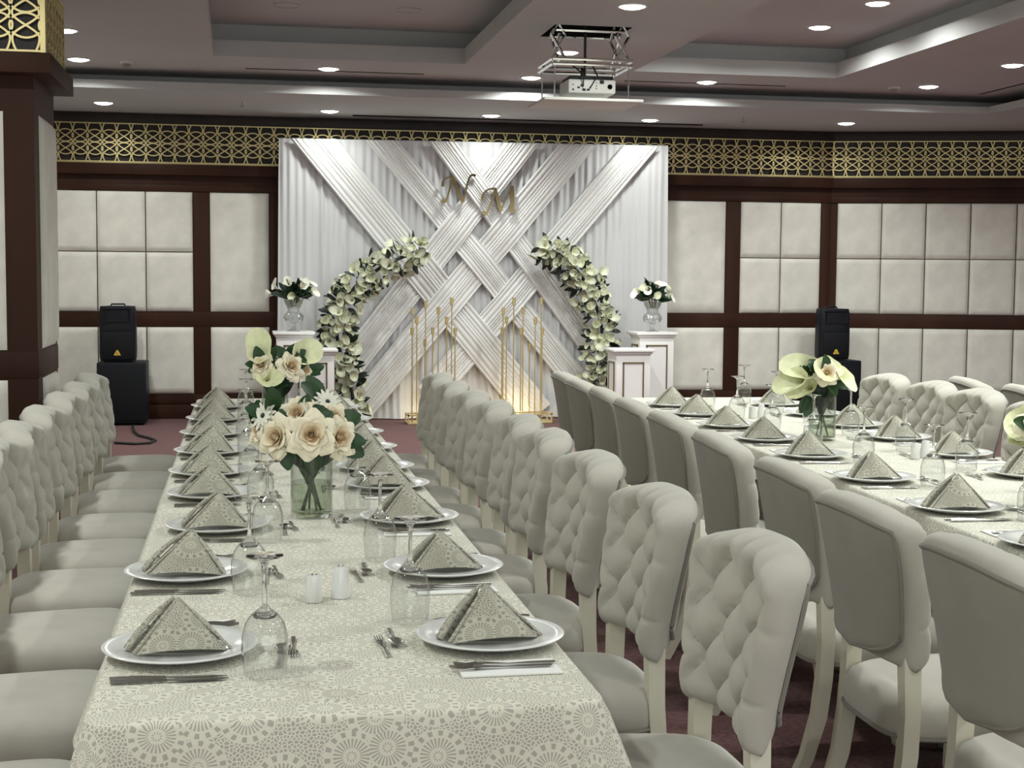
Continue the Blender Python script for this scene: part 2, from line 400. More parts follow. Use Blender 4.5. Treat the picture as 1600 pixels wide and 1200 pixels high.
wr = MB(); wr.box(12.2, 12.32, -6.2, 15.4, 0, 3.3); tag(wr.build('wall_side', M['pad'], smooth=False), 'far right side wall of the hall', kind='structure')

# column at the left edge
cx1, cy0, cy1 = -1.03, 7.75, 8.55
cb = MB(); cb.box(-2.5, cx1, cy0, cy1, 0, Z2)
colm = tag(cb.build('wall_column', M['wood'], smooth=False), 'square dark wood column with padded panels beside the left chairs', kind='structure')
def cpart(nm, m_, *b, **k): q = MB(); q.box(*b); return q.build(nm, m_, colm, **k)
cpart('ledge', M['wood'], -2.5, -.93, 7.62, 8.62, 2.48, 2.58, bevel=.004)
cpart('frieze_backing', M['wood_dk'], -2.5, cx1 + .03, cy0 - .03, cy1 + .03, 2.58, Z2 - .002, smooth=False)
cpart('gold_post', M['gold'], -.985, -.96, 7.68, 7.705, 2.58, Z2 - .1, smooth=False)
cpart('cornice', M['wood_dk'], -2.5, -.93, 7.62, 8.62, Z2 - .1, Z2 - .001, smooth=False)
for i in range(6): link('frieze_lattice', CELL, colm, (-1.055 - .141 * i, cy0 - .045, 2.785))
for i in range(7): link('frieze_lattice', CELL, colm, (cx1 + .045, 7.775 + .128 * i, 2.785), (0, 0, PI / 2))
for (z0, z1) in ((1.095, 2.30), (.2, .94)):
    k = pillow(.56, z1 - z0, .025).mesh('panel', M['pad'], ang=70); link('panel', k, colm, (cx1 + .001, (cy0 + cy1) / 2 + .04, (z0 + z1) / 2), (0, 0, PI / 2))
    k = pillow(.9, z1 - z0, .025).mesh('panel', M['pad'], ang=70); link('panel', k, colm, (-1.18 - .45, cy0 - .001, (z0 + z1) / 2))
cpart('rail', M['wood'], -2.5, cx1 + .004, cy0 - .004, cy1 + .004, .95, 1.085, bevel=.003)

# ------------------------------------------------------------------ ceiling lights and small fixtures
lt_ring = MB().lathe([(.082, -.002), (.088, -.008), (.102, -.006), (.104, 0)], 28).mesh('trim_ring', M['plastic_w'])
lt_lens = MB().lathe([(.0001, -.022), (.03, -.021), (.062, -.016), (.084, -.004)], 28).mesh('diffuser', M['lens'], recalc=False)
lamp_d = bpy.data.lights.new('downlight_lamp', 'AREA'); lamp_d.shape = 'DISK'; lamp_d.size = .15; lamp_d.energy = LAMP_W; lamp_d.color = LAMP_COL; lamp_d.spread = math.radians(158)
lamp_s = lamp_d.copy(); lamp_s.energy = LAMP_W * .41     # the wall row is dimmer
def downlight(x, y, z, label):
    t = thing('ceiling_light', label, 'ceiling light', (x, y, z), 0, 'recessed round downlights')
    link('trim_ring', lt_ring, t); link('diffuser', lt_lens, t)
    l_ = bpy.data.objects.new('downlight_lamp', lamp_s if z == Z1 else lamp_d); COL.objects.link(l_); l_.parent = t; l_.location = (0, 0, -.026)
for i, (x, y) in enumerate(((-1.27, 14.28), (.85, 14.45), (2.45, 14.44), (4.09, 14.45), (6.12, 14.24))):
    downlight(x, y, Z1, 'round downlight in the low soffit before the back wall, %s from left' % ORD[i])
for x, y, lb in ((-1.26, 11.17, 'round downlight half hidden by the gold fretwork of the column'), (-1.32, 12.65, 'round downlight just right of the dark column top'),
                 (.74, 12.72, 'round downlight on the air slot behind the left ceiling tray'), (2.54, 12.86, 'round downlight between the two trays, left of the projector'),
                 (2.53, 11.35, 'round downlight seen through the projector lift arms'), (2.51, 9.33, 'round downlight above and before the projector hatch'),
                 (4.14, 12.77, 'round downlight on the air slot behind the right ceiling tray'), (6.2, 12.58, 'round downlight right of the right tray corner, by the smoke detector'),
                 (6.24, 11.17, 'round downlight at the right edge of the picture')):
    downlight(x, y, Z2, lb)
for x, y, lb in ((3.73, 11.44, 'left round downlight inside the right ceiling tray'), (4.64, 11.38, 'right round downlight inside the right ceiling tray'), (4.65, 10.3, 'round downlight inside the right tray, cut by the top edge')):
    downlight(x, y, Z3, lb)
more = [(2.52, y) for y in (7.4, 4.3, 1.2, -1.5)] + [(6.2, y) for y in (9.2, 7.2, 5.2, 3.2, 1.0, -1.5)] + [(-1.3, y) for y in (6.2, 4.2, 2.2, 0., -2.2)]
def far_lamp(x, y, z): l_ = bpy.data.objects.new('downlight_lamp', lamp_d); COL.objects.link(l_); l_.location = (x, y, z - .02)
for x, y in more: far_lamp(x, y, Z2)
for x, y in ((3.73, 8.3), (4.65, 8.3), (3.73, 5.8), (4.65, 5.8), (3.73, 3.9), (4.65, 3.9)): far_lamp(x, y, Z3)

def detector(x, y, z, label):
    t = thing('smoke_detector', label, 'smoke detector', (x, y, z))
    MB().lathe([(.055, 0), (.055, -.015), (.045, -.02)], 20, cap1=True).build('base', M['plastic_w'], t)
    MB().lathe([(.035, -.02), (.035, -.04), (.02, -.048)], 20, cap1=True).build('sensor_head', M['plastic_g'], t)
detector(-.94, 12.71, Z2, 'small smoke detector on the ceiling near the dark column')
detector(5.92, 12.7, Z2, 'small smoke detector right of the right ceiling tray')
def sprinkler(x, y, z, label):
    t = thing('sprinkler', label, 'sprinkler', (x, y, z))
    MB().lathe([(.03, 0), (.03, -.006)], 16, cap1=True).build('escutcheon', M['plastic_w'], t)
    MB().tube([(0, 0, 0), (0, 0, -.05)], .008, 8).build('pipe', M['chrome'], t)
    MB().lathe([(.022, -.05), (.022, -.054)], 12, cap0=True, cap1=True).build('deflector', M['chrome'], t)
sprinkler(.008, 13.8, Z1, 'small ceiling sprinkler above the left padded panels'); sprinkler(4.9, 13.93, Z1, 'small ceiling sprinkler above the right padded panels')
for x, lb in ((.344, 'flush round ceiling speaker in the left tray, nearer the left corner'), (1.272, 'flush round ceiling speaker in the left tray, right one')):
    t = thing('ceiling_speaker', lb, 'ceiling speaker', (x, 11.35, Z3))
    MB().lathe([(.10, 0), (.10, -.01), (.088, -.012)], 28).build('rim', M['ceil'], t); MB().lathe([(.0001, -.008), (.088, -.010)], 28).build('grille', M['ceil'], t)

# ------------------------------------------------------------------ projector on its ceiling lift
pl = thing('projector_lift', 'scissor ceiling lift with open hatch panel hanging below', 'projector lift', (2.45, 10.4, 0))
def bar_part(nm, a, b, r=.010, m_='chrome'): q = MB(); q.tube([a, b], r, 6); return q.build(nm, M[m_], pl)
for sx in (-1, 1):
    x_ = sx * .225
    for (ya, yb) in ((-.13, .13), (.13, -.13)):
        bar_part('scissor_arm', (x_, ya, 3.42), (x_ * .98, yb, 3.21)); bar_part('scissor_arm', (x_ * .98, yb, 3.21), (x_, ya, 3.02))
for sx, ya in ((-1, .0), (1, .0)):
    for a, b in (((-.06, 3.40), (.05, 3.20)), ((.05, 3.20), (-.05, 3.02)), ((.06, 3.40), (-.05, 3.20)), ((-.05, 3.20), (.06, 3.02))):
        bar_part('scissor_arm', (sx * .235 + a[0], -.16, a[1]), (sx * .235 + b[0], -.16, b[1]), .012)
bar_part('cross_bar', (-.25, -.16, 3.235), (.25, -.16, 3.235), .013)
bar_part('cross_bar', (-.24, .14, 3.235), (.24, .14, 3.235), .010)
bar_part('cable_spine', (0, 0, 3.6), (0, 0, 3.0), .010, 'cable')
fr = MB()
for a, b in (((-.29, -.24), (.29, -.24)), ((.29, -.24), (.29, .24)), ((.29, .24), (-.29, .24)), ((-.29, .24), (-.29, -.24))):
    for z in (2.985, 3.02): fr.tube([(a[0], a[1], z), (b[0], b[1], z)], .011, 6)
fr.build('lift_frame', M['chrome'], pl)
for sx in (-1, 1):
    for sy in (-1, 1): bar_part('hanger_rod', (sx * .27, sy * .22, 2.99), (sx * .27, sy * .22, 2.75), .005)
pp = MB(); pp.box(-.36, .36, -.30, .30, 2.725, 2.745); pp.build('hatch_panel', M['plastic_w'], pl, bevel=.004)
bar_part('projector_pole', (0, .05, 3.0), (0, .05, 2.92), .02, 'black')
for k, (a, b) in enumerate((((-.12, -.1, 3.0), (-.05, -.165, 2.84)), ((.03, -.1, 3.0), (.0, -.165, 2.83)))):
    q = MB(); q.tube([a, ((a[0]+b[0])/2 + .03, -.2, (a[2]+b[2])/2), b], .006, 6); q.build('cable', M['cable'], pl)
pj = thing('projector', 'white projector with connector sockets hanging under the ceiling lift', 'projector', (2.47, 10.4, 2.80))
q = MB(); q.box(-.175, .175, -.15, .15, -.005, .095); q.build('body', M['plastic_w'], pj, bevel=.014)
q = MB(); q.box(-.16, .16, -.13, .13, .095, .12); q.build('mount_plate', M['black'], pj, bevel=.004)
for (x_, z_, s) in ((-.14, .02, .007), (-.10, .035, .009), (-.14, .055, .005), (-.08, .05, .008), (-.06, .02, .012), (-.03, .02, .01), (.03, .03, .004), (.03, .05, .004), (.03, .07, .004)):
    q = MB(); q.box(x_ - s, x_ + s, -.153, -.148, z_ - s * .7, z_ + s * .7); q.build('socket', M['black'], pj, smooth=False)
q = MB(); q.box(.055, .085, -.154, -.148, .065, .09); q.build('power_inlet', M['black'], pj, smooth=False)
q = MB(); q.lathe([(.0001, 0), (.018, 0), (.018, .004)], 16); q.xf(Matrix.Translation((.13, -.15, .045)) @ Matrix.Rotation(PI / 2, 4, 'X')); q.build('fan_grille', M['plastic_g'], pj)

# ------------------------------------------------------------------ backdrop
YB = 14.9
def K(x, z): return (x * 1.017, 1.5 + (z - 1.5) * 1.017)
bd = thing('backdrop', 'white draped stage backdrop with crossed pleated bands', 'backdrop', (0, YB, 0))
bx0, bx1, bh = .37, 4.42, 2.845
def cur(a, b):
    x = bx0 + (bx1 - bx0) * a; x += (.03 * (1 - b)) * (1 if a > .5 else -1) * abs(2 * a - 1)
    z = .03 + (bh - .03) * b + (.02 * a * b)
    f = (.030 * abs(math.sin(x * 20.5 + 1.2 * math.sin(x * 7))) ** .6 - .015 + .012 * math.sin(x * 83 + 2 * math.sin(x * 3.1))) * (1 - .55 * sst(.85, 1, b)) * (.7 + .3 * math.sin(x * 2.3 + 1))
    f += .02 * (1 - b) * math.sin(x * 19)
    if b < .05: f -= .05 * (1 - b / .05) * (.5 + .5 * math.sin(x * 9)); z -= .02 * (1 - b / .05)
    return (x, f, z)
q = MB(); q.grid(cur, 420, 30); q.build('curtain', M['drape'], bd, ang=80)
for sx, xx in ((-1, bx0 + .02), (1, bx1 - .02)):
    q = MB(); q.tube([(xx, .09, 0), (xx, .09, bh)], .02, 8); q.build('frame_post', M['chrome'], bd)
q = MB(); q.tube([(bx0, .05, bh - .01), (bx1, .05, bh + .005)], .02, 8); q.build('frame_bar', M['chrome'], bd)
bands = {'B1': (.716, 2.795, 2.98, .065, .36), 'B2': (1.392, 2.762, 3.44, .344, .26), 'B3': (2.004, 2.752, 3.66, .61, .245),
         'C1': (4.028, 2.811, 1.86, .263, .30), 'C2': (3.360, 2.783, 1.085, .065, .315), 'C3': (2.779, 2.770, .98, .475, .295)}
over = {('C3', 'B3'): 0, ('C3', 'B2'): 1, ('C3', 'B1'): 0, ('C2', 'B3'): 1, ('C2', 'B2'): 0, ('C2', 'B1'): 1, ('C1', 'B3'): 0, ('C1', 'B2'): 1, ('C1', 'B1'): 0}
def cross(a, b):
    ax, az, bx_, bz, _ = bands[a]; cx, cz, dx, dz, _ = bands[b]
    r1, r2 = (bx_ - ax, bz - az), (dx - cx, dz - cz); den = r1[0] * r2[1] - r1[1] * r2[0]
    return ((cx - ax) * r2[1] - (cz - az) * r2[0]) / den
for k, (xa, za, xb, zb, wd) in bands.items():
    (xa, za), (xb, zb) = K(xa, za), K(xb, zb); za = max(za, bh - .02)
    L_ = math.hypot(xb - xa, zb - za); dx, dz = (xb - xa) / L_, (zb - za) / L_; nx, nz = -dz, dx
    cr = []
    for (c_, b_), up in over.items():
        if k == c_: cr.append((cross(c_, b_), 1 if up else -1))
        if k == b_: cr.append((cross(b_, c_), -1 if up else 1))
    def fn(a, b, xa=xa, za=za, xb=xb, zb=zb, wd=wd, cr=cr, nx=nx, nz=nz, dx=dx, dz=dz, k=k):
        t = b; s = a - .5
        x = xa + (xb - xa) * t + nx * s * wd; z = za + (zb - za) * t + nz * s * wd
        # the band ends are cut level under the top bar and gathered at the foot
        if t < .12:
            kz = (bh - .004 - z) * (1 - t / .12); z += kz; x += kz * dx / dz
        y = -.062
        for tc, sg in cr: y -= sg * .022 * math.exp(-((t - tc) / .055) ** 2)
        ph = a * 9 * PI + 1.1 * math.sin(a * 9 + len(k) + ord(k[1])) + .5 * math.sin(t * 3 + ord(k[0]))
        y -= .015 * abs(math.sin(ph)) ** .8 + .005 * math.sin(ph * .37 + t * 5)
        e = abs(2 * a - 1); y += .03 * sst(.93, 1, e)
        return (x, y, min(z, bh))
    q = MB(); q.grid(fn, 66, 60); q.build('pleated_band', M['drape_b'], bd, ang=80)

# gold initials, calligraphic strokes of changing width
def stroke(mb, pts, wds, y0, y1, n=8):
    P = []; W = []
    m = len(pts)
    for i in range(m - 1):
        p0 = pts[max(0, i-1)]; p1 = pts[i]; p2 = pts[i+1]; p3 = pts[min(m-1, i+2)]
        for j in range(n):
            t = j / n; c = [0.5 * (2*p1[d] + (p2[d]-p0[d])*t + (2*p0[d]-5*p1[d]+4*p2[d]-p3[d])*t*t + (3*p1[d]-p0[d]-3*p2[d]+p3[d])*t**3) for d in (0, 1)]
            P.append(c); W.append(wds[i] * (1-t) + wds[i+1] * t)
    P.append(list(pts[-1])); W.append(wds[-1])
    L_, R_ = [], []
    for i, p in enumerate(P):
        a = P[max(0, i-1)]; b = P[min(len(P)-1, i+1)]; dx, dz = b[0]-a[0], b[1]-a[1]; l_ = math.hypot(dx, dz) or 1
        L_.append((p[0] - dz/l_*W[i], p[1] + dx/l_*W[i])); R_.append((p[0] + dz/l_*W[i], p[1] - dx/l_*W[i]))
    vs_ = []
    for a, b in zip(L_, R_): vs_ += [(a[0], y0, a[1]), (b[0], y0, b[1]), (a[0], y1, a[1]), (b[0], y1, b[1])]
    fs = []
    for i in range(len(L_) - 1):
        a = 4*i; b = a + 4; fs += [(a, a+1, b+1, b), (a+2, b+2, b+3, a+3), (a, b, b+2, a+2), (a+1, a+3, b+3, b+1)]
    fs += [(0, 2, 3, 1), (len(vs_)-4, len(vs_)-3, len(vs_)-1, len(vs_)-2)]
    mb.add(vs_, fs)
N_ = MB()
stroke(N_, [(.0, .03), (.03, .015), (.06, .05), (.095, .16), (.125, .26)], [.016, .016, .010, .009, .010], -.012, .012)
stroke(N_, [(.02, .17), (.03, .225), (.075, .255), (.125, .262)], [.014, .010, .008, .010], -.012, .012)
stroke(N_, [(.118, .268), (.15, .19), (.185, .09), (.222, .0)], [.014, .019, .021, .018], -.014, .010)
stroke(N_, [(.222, .0), (.25, .09), (.28, .2), (.31, .262), (.345, .272), (.365, .262)], [.008, .008, .008, .010, .013, .012], -.012, .012)
o = N_.build('letter_n', M['mirror_gold'], None, smooth=False); o.location = (2.0, YB - .125, 2.215); o.rotation_euler = (0, -.06, 0)
tag(o, 'gold mirrored script letter N hung on the white backdrop', 'letter')
M_ = MB()
stroke(M_, [(.0, .02), (.03, .0), (.06, .03), (.10, .13), (.14, .25)], [.016, .016, .010, .009, .010], -.012, .012)
stroke(M_, [(.0, .14), (.015, .2), (.065, .245), (.14, .255)], [.014, .010, .008, .010], -.012, .012)
stroke(M_, [(.135, .262), (.155, .18), (.175, .09), (.19, .02)], [.014, .018, .020, .014], -.014, .010)
stroke(M_, [(.19, .02), (.235, .12), (.285, .215), (.325, .275)], [.008, .008, .008, .009], -.012, .012)
stroke(M_, [(.318, .28), (.315, .18), (.312, .09), (.315, .03), (.345, .025)], [.014, .021, .022, .018, .010], -.014, .010)
stroke(M_, [(.27, .025), (.31, .022), (.352, .026)], [.008, .010, .008], -.012, .012)
o = M_.build('letter_m', M['mirror_gold'], None, smooth=False); o.location = (2.42, YB - .125, 2.115); o.rotation_euler = (0, -.03, 0)
tag(o, 'gold mirrored script letter M lower right of the N', 'letter')

# ------------------------------------------------------------------ flower meshes
def leaf_mesh(l_=.12, w_=.05, m_='leaf', bend=.35):
    mb = MB()
    def fn(a, b):
        u = 2 * a - 1; t = b; wd = w_ / 2 * math.sin(PI * min(1, t * .93 + .04)) ** .75
        return (u * wd, t * l_ * (1 - .12 * bend * t), .25 * wd * abs(u) + l_ * bend * (t - t * t * 1.4) * .5)
    mb.grid(fn, 4, 7); return mb.mesh('leaf', M[m_], solid=.0008, ang=80)
def rose_mesh(R=.038):
    mb = MB()
    # (petals, radius, height, width, outward roll of the lip, pointed tip)
    layers = [(3, .20, .80, 2.5, .0, .05), (3, .34, .86, 2.1, .03, .08), (4, .52, .84, 1.75, .10, .12), (5, .70, .76, 1.5, .18, .14), (5, .90, .60, 1.35, .28, .20), (6, 1.06, .40, 1.15, .34, .22)]
    for li, (n_, rr_, hh, wdt, lip, tp) in enumerate(layers):
        ph = rnd(0, 6)
        for i in range(n_):
            a0 = ph + 2 * PI * i / n_ + rnd(-.15, .15); sk = rnd(-.12, .12); dz = rnd(-.06, .06); sw = rnd(.92, 1.08)
            def fn(a, b):
                u = 2 * a - 1; tip = 1 - abs(u) ** 1.3
                th = a0 + u * wdt * .5 * (.35 + .65 * math.sin(PI * min(.75, .12 + .63 * b))) + sk * b
                rad = R * rr_ * sw * (.30 + .70 * math.sin(min(1, b * 1.15) * PI / 2)) * (1 - .06 * u * u * (1 if u > 0 else -1.2))
                z = R * (hh + dz) * b ** .85 * (1 - .16 * (1 - tip) * b) - R * .22
                if b > .5:
                    e = (b - .5) / .5; rad += R * (lip * e ** 1.6 * (.55 + .45 * tip) + tp * e * e * tip ** 2); z -= R * lip * 1.0 * e ** 2.2 * (.7 + .6 * (1 - tip))
                return (rad * math.cos(th), rad * math.sin(th), z)
            mb.grid(fn, 7, 6)
    pts = [(R * (.03 + .13 * i / 26) * math.cos(i * .52), R * (.03 + .13 * i / 26) * math.sin(i * .52)) for i in range(27)]
    def heart(a, b): k = min(26, int(round(a * 26))); return (pts[k][0], pts[k][1], R * (.05 + (.62 - .08 * a) * b))
    mb.grid(heart, 26, 2)
    return mb.mesh('bloom', M['rose'], ang=80)
def calla_mesh(l_=.075, m_='lily', open_=1.0):
    """a funnel spathe that flares to one side with a pointed tip, spadix inside"""
    mb = MB()
    def fn(a, b):
        th = 2 * PI * a; r_ = l_ * (.06 + .40 * b ** 1.7 * open_) * (1 + .18 * math.cos(th))
        tipf = max(0, math.cos(th)) ** 3
        z = l_ * (b * .85 + .22 * b * b * tipf - .16 * b ** 4 * max(0, -math.cos(th))); rad = r_ * (1 + .95 * tipf * b ** 3 + .05 * b * math.sin(5 * th))
        return (rad * math.cos(th), rad * math.sin(th), z)
    mb.grid(fn, 26, 8, closed=True)
    mb.m = 1; mb.tube([(0, 0, l_ * .15), (.0, 0, l_ * .62)], [l_ * .05, l_ * .03], 6)
    return mb.mesh('bloom', [M[m_], M['spadix']], ang=80)
def anth_mesh(s=.075):
    """open heart-shaped spathe with a short spadix"""
    mb = MB()
    def fn(a, b):
        th = 2 * PI * a; r_ = s * .5 * (1 - .30 * math.sin(th)) * (1 + .35 * max(0, -math.sin(th)) ** 6) * b
        x, y = r_ * math.cos(th), r_ * math.sin(th)
        return (x, y, s * (.55 * b ** 2.6 * (.6 + .4 * abs(math.cos(th))) - .02))
    mb.grid(fn, 14, 4, closed=True)
    mb.m = 1; mb.tube([(0, s * .06, 0), (0, -s * .05, s * .30)], [s * .06, s * .04], 6)
    return mb.mesh('flower', [M['anth'], M['spadix']], ang=80)
def gerbera_mesh(R=.045):
    mb = MB()
    for li, (n_, rr_, zz) in enumerate(((14, 1, 0), (12, .72, .006))):
        for i in range(n_):
            a0 = 2 * PI * (i + .5 * li) / n_
            def fn(a, b, a0=a0, rr_=rr_, zz=zz):
                u = 2 * a - 1; w_ = R * .16 * math.sin(PI * min(1, .12 + b * .8)); rad = R * (.12 + .88 * b) * rr_
                return (rad * math.cos(a0) - u * w_ * math.sin(a0), rad * math.sin(a0) + u * w_ * math.cos(a0), zz + R * .28 * b - R * .2 * b * b + .1 * w_ * abs(u))
            mb.grid(fn, 2, 4)
    mb.m = 1; mb.lathe([(.0001, .012), (R * .16, .009), (R * .2, .0)], 12)
    return mb.mesh('bloom', [M['white_fl'], M['leaf_d']], ang=80)
ROSES = [rose_mesh() for _ in range(3)]
CALLA = calla_mesh(.085, 'lily', 1.45); CALLA_S = calla_mesh(.075, 'white_fl', 1.1); GERB = gerbera_mesh()
ANTH = [anth_mesh(.092), anth_mesh(.078), calla_mesh(.085, 'anth', 1.25)]
LEAF = leaf_mesh(.105, .060); LEAF_D = leaf_mesh(.13, .05, 'leaf_d'); LEAF_S = leaf_mesh(.07, .034)
def aim(d, roll_=0.):
    """euler turning local +z to direction d"""
    q_ = Vector(d).normalized().to_track_quat('Z', 'Y'); return (q_.to_matrix() @ Matrix.Rotation(roll_, 3, 'Z')).to_euler()
def lay(d, nrm):
    """leaf turned along d with its face towards nrm"""
    y_ = Vector(d).normalized(); z_ = Vector(nrm); z_ = (z_ - y_ * z_.dot(y_)).normalized(); x_ = y_.cross(z_)
    return Matrix((x_, y_, z_)).transposed().to_euler()
def aim_y(d, roll_=0.):
    q_ = Vector(d).normalized().to_track_quat('Y', 'Z'); return (q_.to_matrix() @ Matrix.Rotation(roll_, 3, 'Y')).to_euler()

# flower arches
def arch(label, pts, Y, seed, side):
    R_ = random.Random(seed)
    t = thing('flower_arch', label, 'flower arch', (pts[0][0], Y, 0))
    base = Vector((pts[0][0], Y, 0))
    P = [Vector((x, Y, z)) - base for x, z in pts]
    C = []
    for i in range(len(P) - 1):
        p0, p1, p2, p3 = P[max(0, i-1)], P[i], P[i+1], P[min(len(P)-1, i+2)]
        for j in range(10):
            u = j / 10; C.append(0.5 * (2*p1 + (p2-p0)*u + (2*p0-5*p1+4*p2-p3)*u*u + (3*p1-p0-3*p2+p3)*u**3))
    C.append(P[-1])
    MB().tube(C, .018, 8).build('hoop', M['leaf_d'], t)
    MB().lathe([(.16, 0), (.16, .012), (.03, .02)], 20, cap0=True, cap1=True).build('foot', M['black'], t)
    m = len(C)
    def rad(k):
        f = k / m; return .165 * (1.0 - .30 * sst(.75, 1, f)) * (.60 + .40 * sst(0, .30, f))
    nf = 200
    for i in range(nf):
        f = (i + R_.random()) / nf; k = min(m - 2, int(f * (m - 1))); c = C[k].lerp(C[k+1], f * (m - 1) - k)
        tg = (C[min(k+2, m-1)] - C[max(k-1, 0)]).normalized(); s1 = Vector((0, 1, 0)); s2 = tg.cross(s1)
        a = R_.gauss(0, 1.15); d = (-s1) * math.cos(a) + s2 * math.sin(a)
        p = c + d * rad(k) * R_.uniform(.65, 1.05)
        face = (d + Vector((0, -.7, .25)) + Vector((R_.uniform(-.5, .5), 0, R_.uniform(-.5, .5)))).normalized()
        link('flower', ANTH[R_.choice((0, 0, 1, 1, 2))], t, p, aim(face, R_.uniform(0, 6.28)), R_.uniform(.68, 1.02))
    for i in range(170):
        f = (i + R_.random()) / 170; k = min(m - 2, int(f * (m - 1))); c = C[k]
        tg = (C[min(k+2, m-1)] - C[max(k-1, 0)]).normalized(); s1 = Vector((0, 1, 0)); s2 = tg.cross(s1)
        a = R_.uniform(-3, 3); d = (-s1) * math.cos(a) + s2 * math.sin(a)
        link('leaf', LEAF_D, t, c + d * rad(k) * .5, aim_y(d + tg * R_.uniform(-.6, .6), R_.uniform(0, 6)), R_.uniform(.8, 1.35))
arch('curved arch of ivory anthuriums rising beside the left pedestals', [(1.10, .12), (1.05, .42), (.965, .68), (.925, .90), (.955, 1.11), (1.07, 1.32), (1.26, 1.49), (1.50, 1.63), (1.80, 1.75)], 14.56, 3, 1)
arch('curved arch of ivory anthuriums rising beside the right pedestals', [(3.44, .12), (3.54, .40), (3.60, .66), (3.64, .92), (3.575, 1.18), (3.47, 1.41), (3.34, 1.57), (3.17, 1.71), (3.0, 1.79)], 14.56, 5, -1)

# pedestals
def pedestal(label, x, y, wd, h):
    t = thing('pedestal', label, 'pedestal', (x, y, 0)); a = wd / 2
    q = MB(); q.box(-a + .035, a - .035, -a + .035, a - .035, .06, h - .045); q.build('body', M['white'], t, bevel=.004)
    q = MB(); q.box(-a, a, -a, a, h - .028, h); q.build('top_slab', M['white'], t, bevel=.008)
    q = MB(); q.box(-a + .018, a - .018, -a + .018, a - .018, h - .05, h - .028); q.build('top_moulding', M['white'], t, bevel=.008)
    q = MB(); q.box(-a + .01, a - .01, -a + .01, a - .01, 0, .06); q.build('plinth', M['white'], t, bevel=.006)
    for face in range(4):
        Rm = Matrix.Rotation(face * PI / 2, 4, 'Z'); pw = a - .10; z0, z1 = .16, h - .125
        y_ = -a + .035
        q = MB(); tk = .013
        for b in ((-pw, pw, z0, z0 + tk), (-pw, pw, z1 - tk, z1), (-pw, -pw + tk, z0, z1), (pw - tk, pw, z0, z1)): q.box(b[0], b[1], y_ - .010, y_, b[2], b[3])
        q.xf(Rm); q.build('gold_frame', M['gold_tr'], t, smooth=False)
        q = MB(); q.box(-pw + tk, pw - tk, y_ - .004, y_, z0 + tk, z1 - tk); q.xf(Rm); q.build('panel', M['white'], t, smooth=False)
    return t
pedestal('taller white pedestal on the left carrying a crystal urn', .486, 14.2, .40, .935)
pedestal('shorter white pedestal on the left with bare top', .682, 13.8, .39, .79)
pedestal('taller white pedestal on the right carrying a crystal urn', 4.06, 14.15, .42, .935)
pedestal('shorter white pedestal on the right with bare top', 3.70, 13.7, .41, .79)

# crystal urns and their posies
def urn(x, y, z, side, seed):
    t = thing('crystal_urn', 'cut crystal footed urn vase on the %s taller pedestal' % side, 'vase', (x, y, z))
    q = MB(); n_ = 32
    prof = [(.062, 0), (.060, .008), (.026, .022), (.018, .05), (.03, .075), (.085, .10), (.098, .135), (.088, .165), (.055, .20), (.055, .215), (.075, .26), (.092, .315), (.098, .335)]
    def fn(a, b):
        k = b * (len(prof) - 1); i = min(len(prof) - 2, int(k)); f = k - i
        r_ = prof[i][0] * (1 - f) + prof[i+1][0] * f; zz = prof[i][1] * (1 - f) + prof[i+1][1] * f
        if zz > .22: r_ *= 1 + .045 * math.cos(a * 2 * PI * 16)
        return (r_ * math.cos(2 * PI * a), r_ * math.sin(2 * PI * a), zz)
    q.grid(fn, 64, 36, closed=True); q.build('urn_body', M['crystal'], t, ang=60)
    q = MB(); q.lathe([(.0001, .23), (.05, .23), (.075, .28), (.08, .30), (.0001, .30)], 20); q.build('water', M['water'], t)
    R_ = random.Random(seed)
    b = thing('flower_posy', 'white flowers and green leaves arranged in the %s crystal urn' % side, 'flowers', (x, y, z + .33))
    for i in range(60):
        a = R_.uniform(0, 6.28); e = R_.uniform(-.1, 1.3); d = Vector((math.cos(a) * math.cos(e) * 1.25, math.sin(a) * math.cos(e), math.sin(e)))
        link('leaf', LEAF if i % 3 else LEAF_D, b, d * R_.uniform(.02, .07), aim_y(d + Vector((0, 0, R_.uniform(-.2, .3))), R_.uniform(0, 6)), R_.uniform(.95, 1.5))
    for i in range(11):
        a = R_.uniform(0, 6.28) if i > 4 else -1.6 + R_.uniform(-1.2, 1.2); e = R_.uniform(.1, 1.2); d = Vector((math.cos(a) * math.cos(e) * 1.4, math.sin(a) * math.cos(e), math.sin(e) * .95))
        link('flower', CALLA_S if i % 3 else ANTH[1], b, d * R_.uniform(.10, .15), aim(d + Vector((0, -.3, 0)), R_.uniform(0, 6)), R_.uniform(.8, 1.1))
    for i in range(9):
        q = MB(); a = 6.28 * i / 9; q.tube([(.02 * math.cos(a), .02 * math.sin(a), -.09), (.05 * math.cos(a), .05 * math.sin(a), .02)], .004, 5); q.build('stem', M['stem'], b)
urn(.486, 14.2, .935, 'left', 4); urn(4.06, 14.15, .935, 'right', 9)

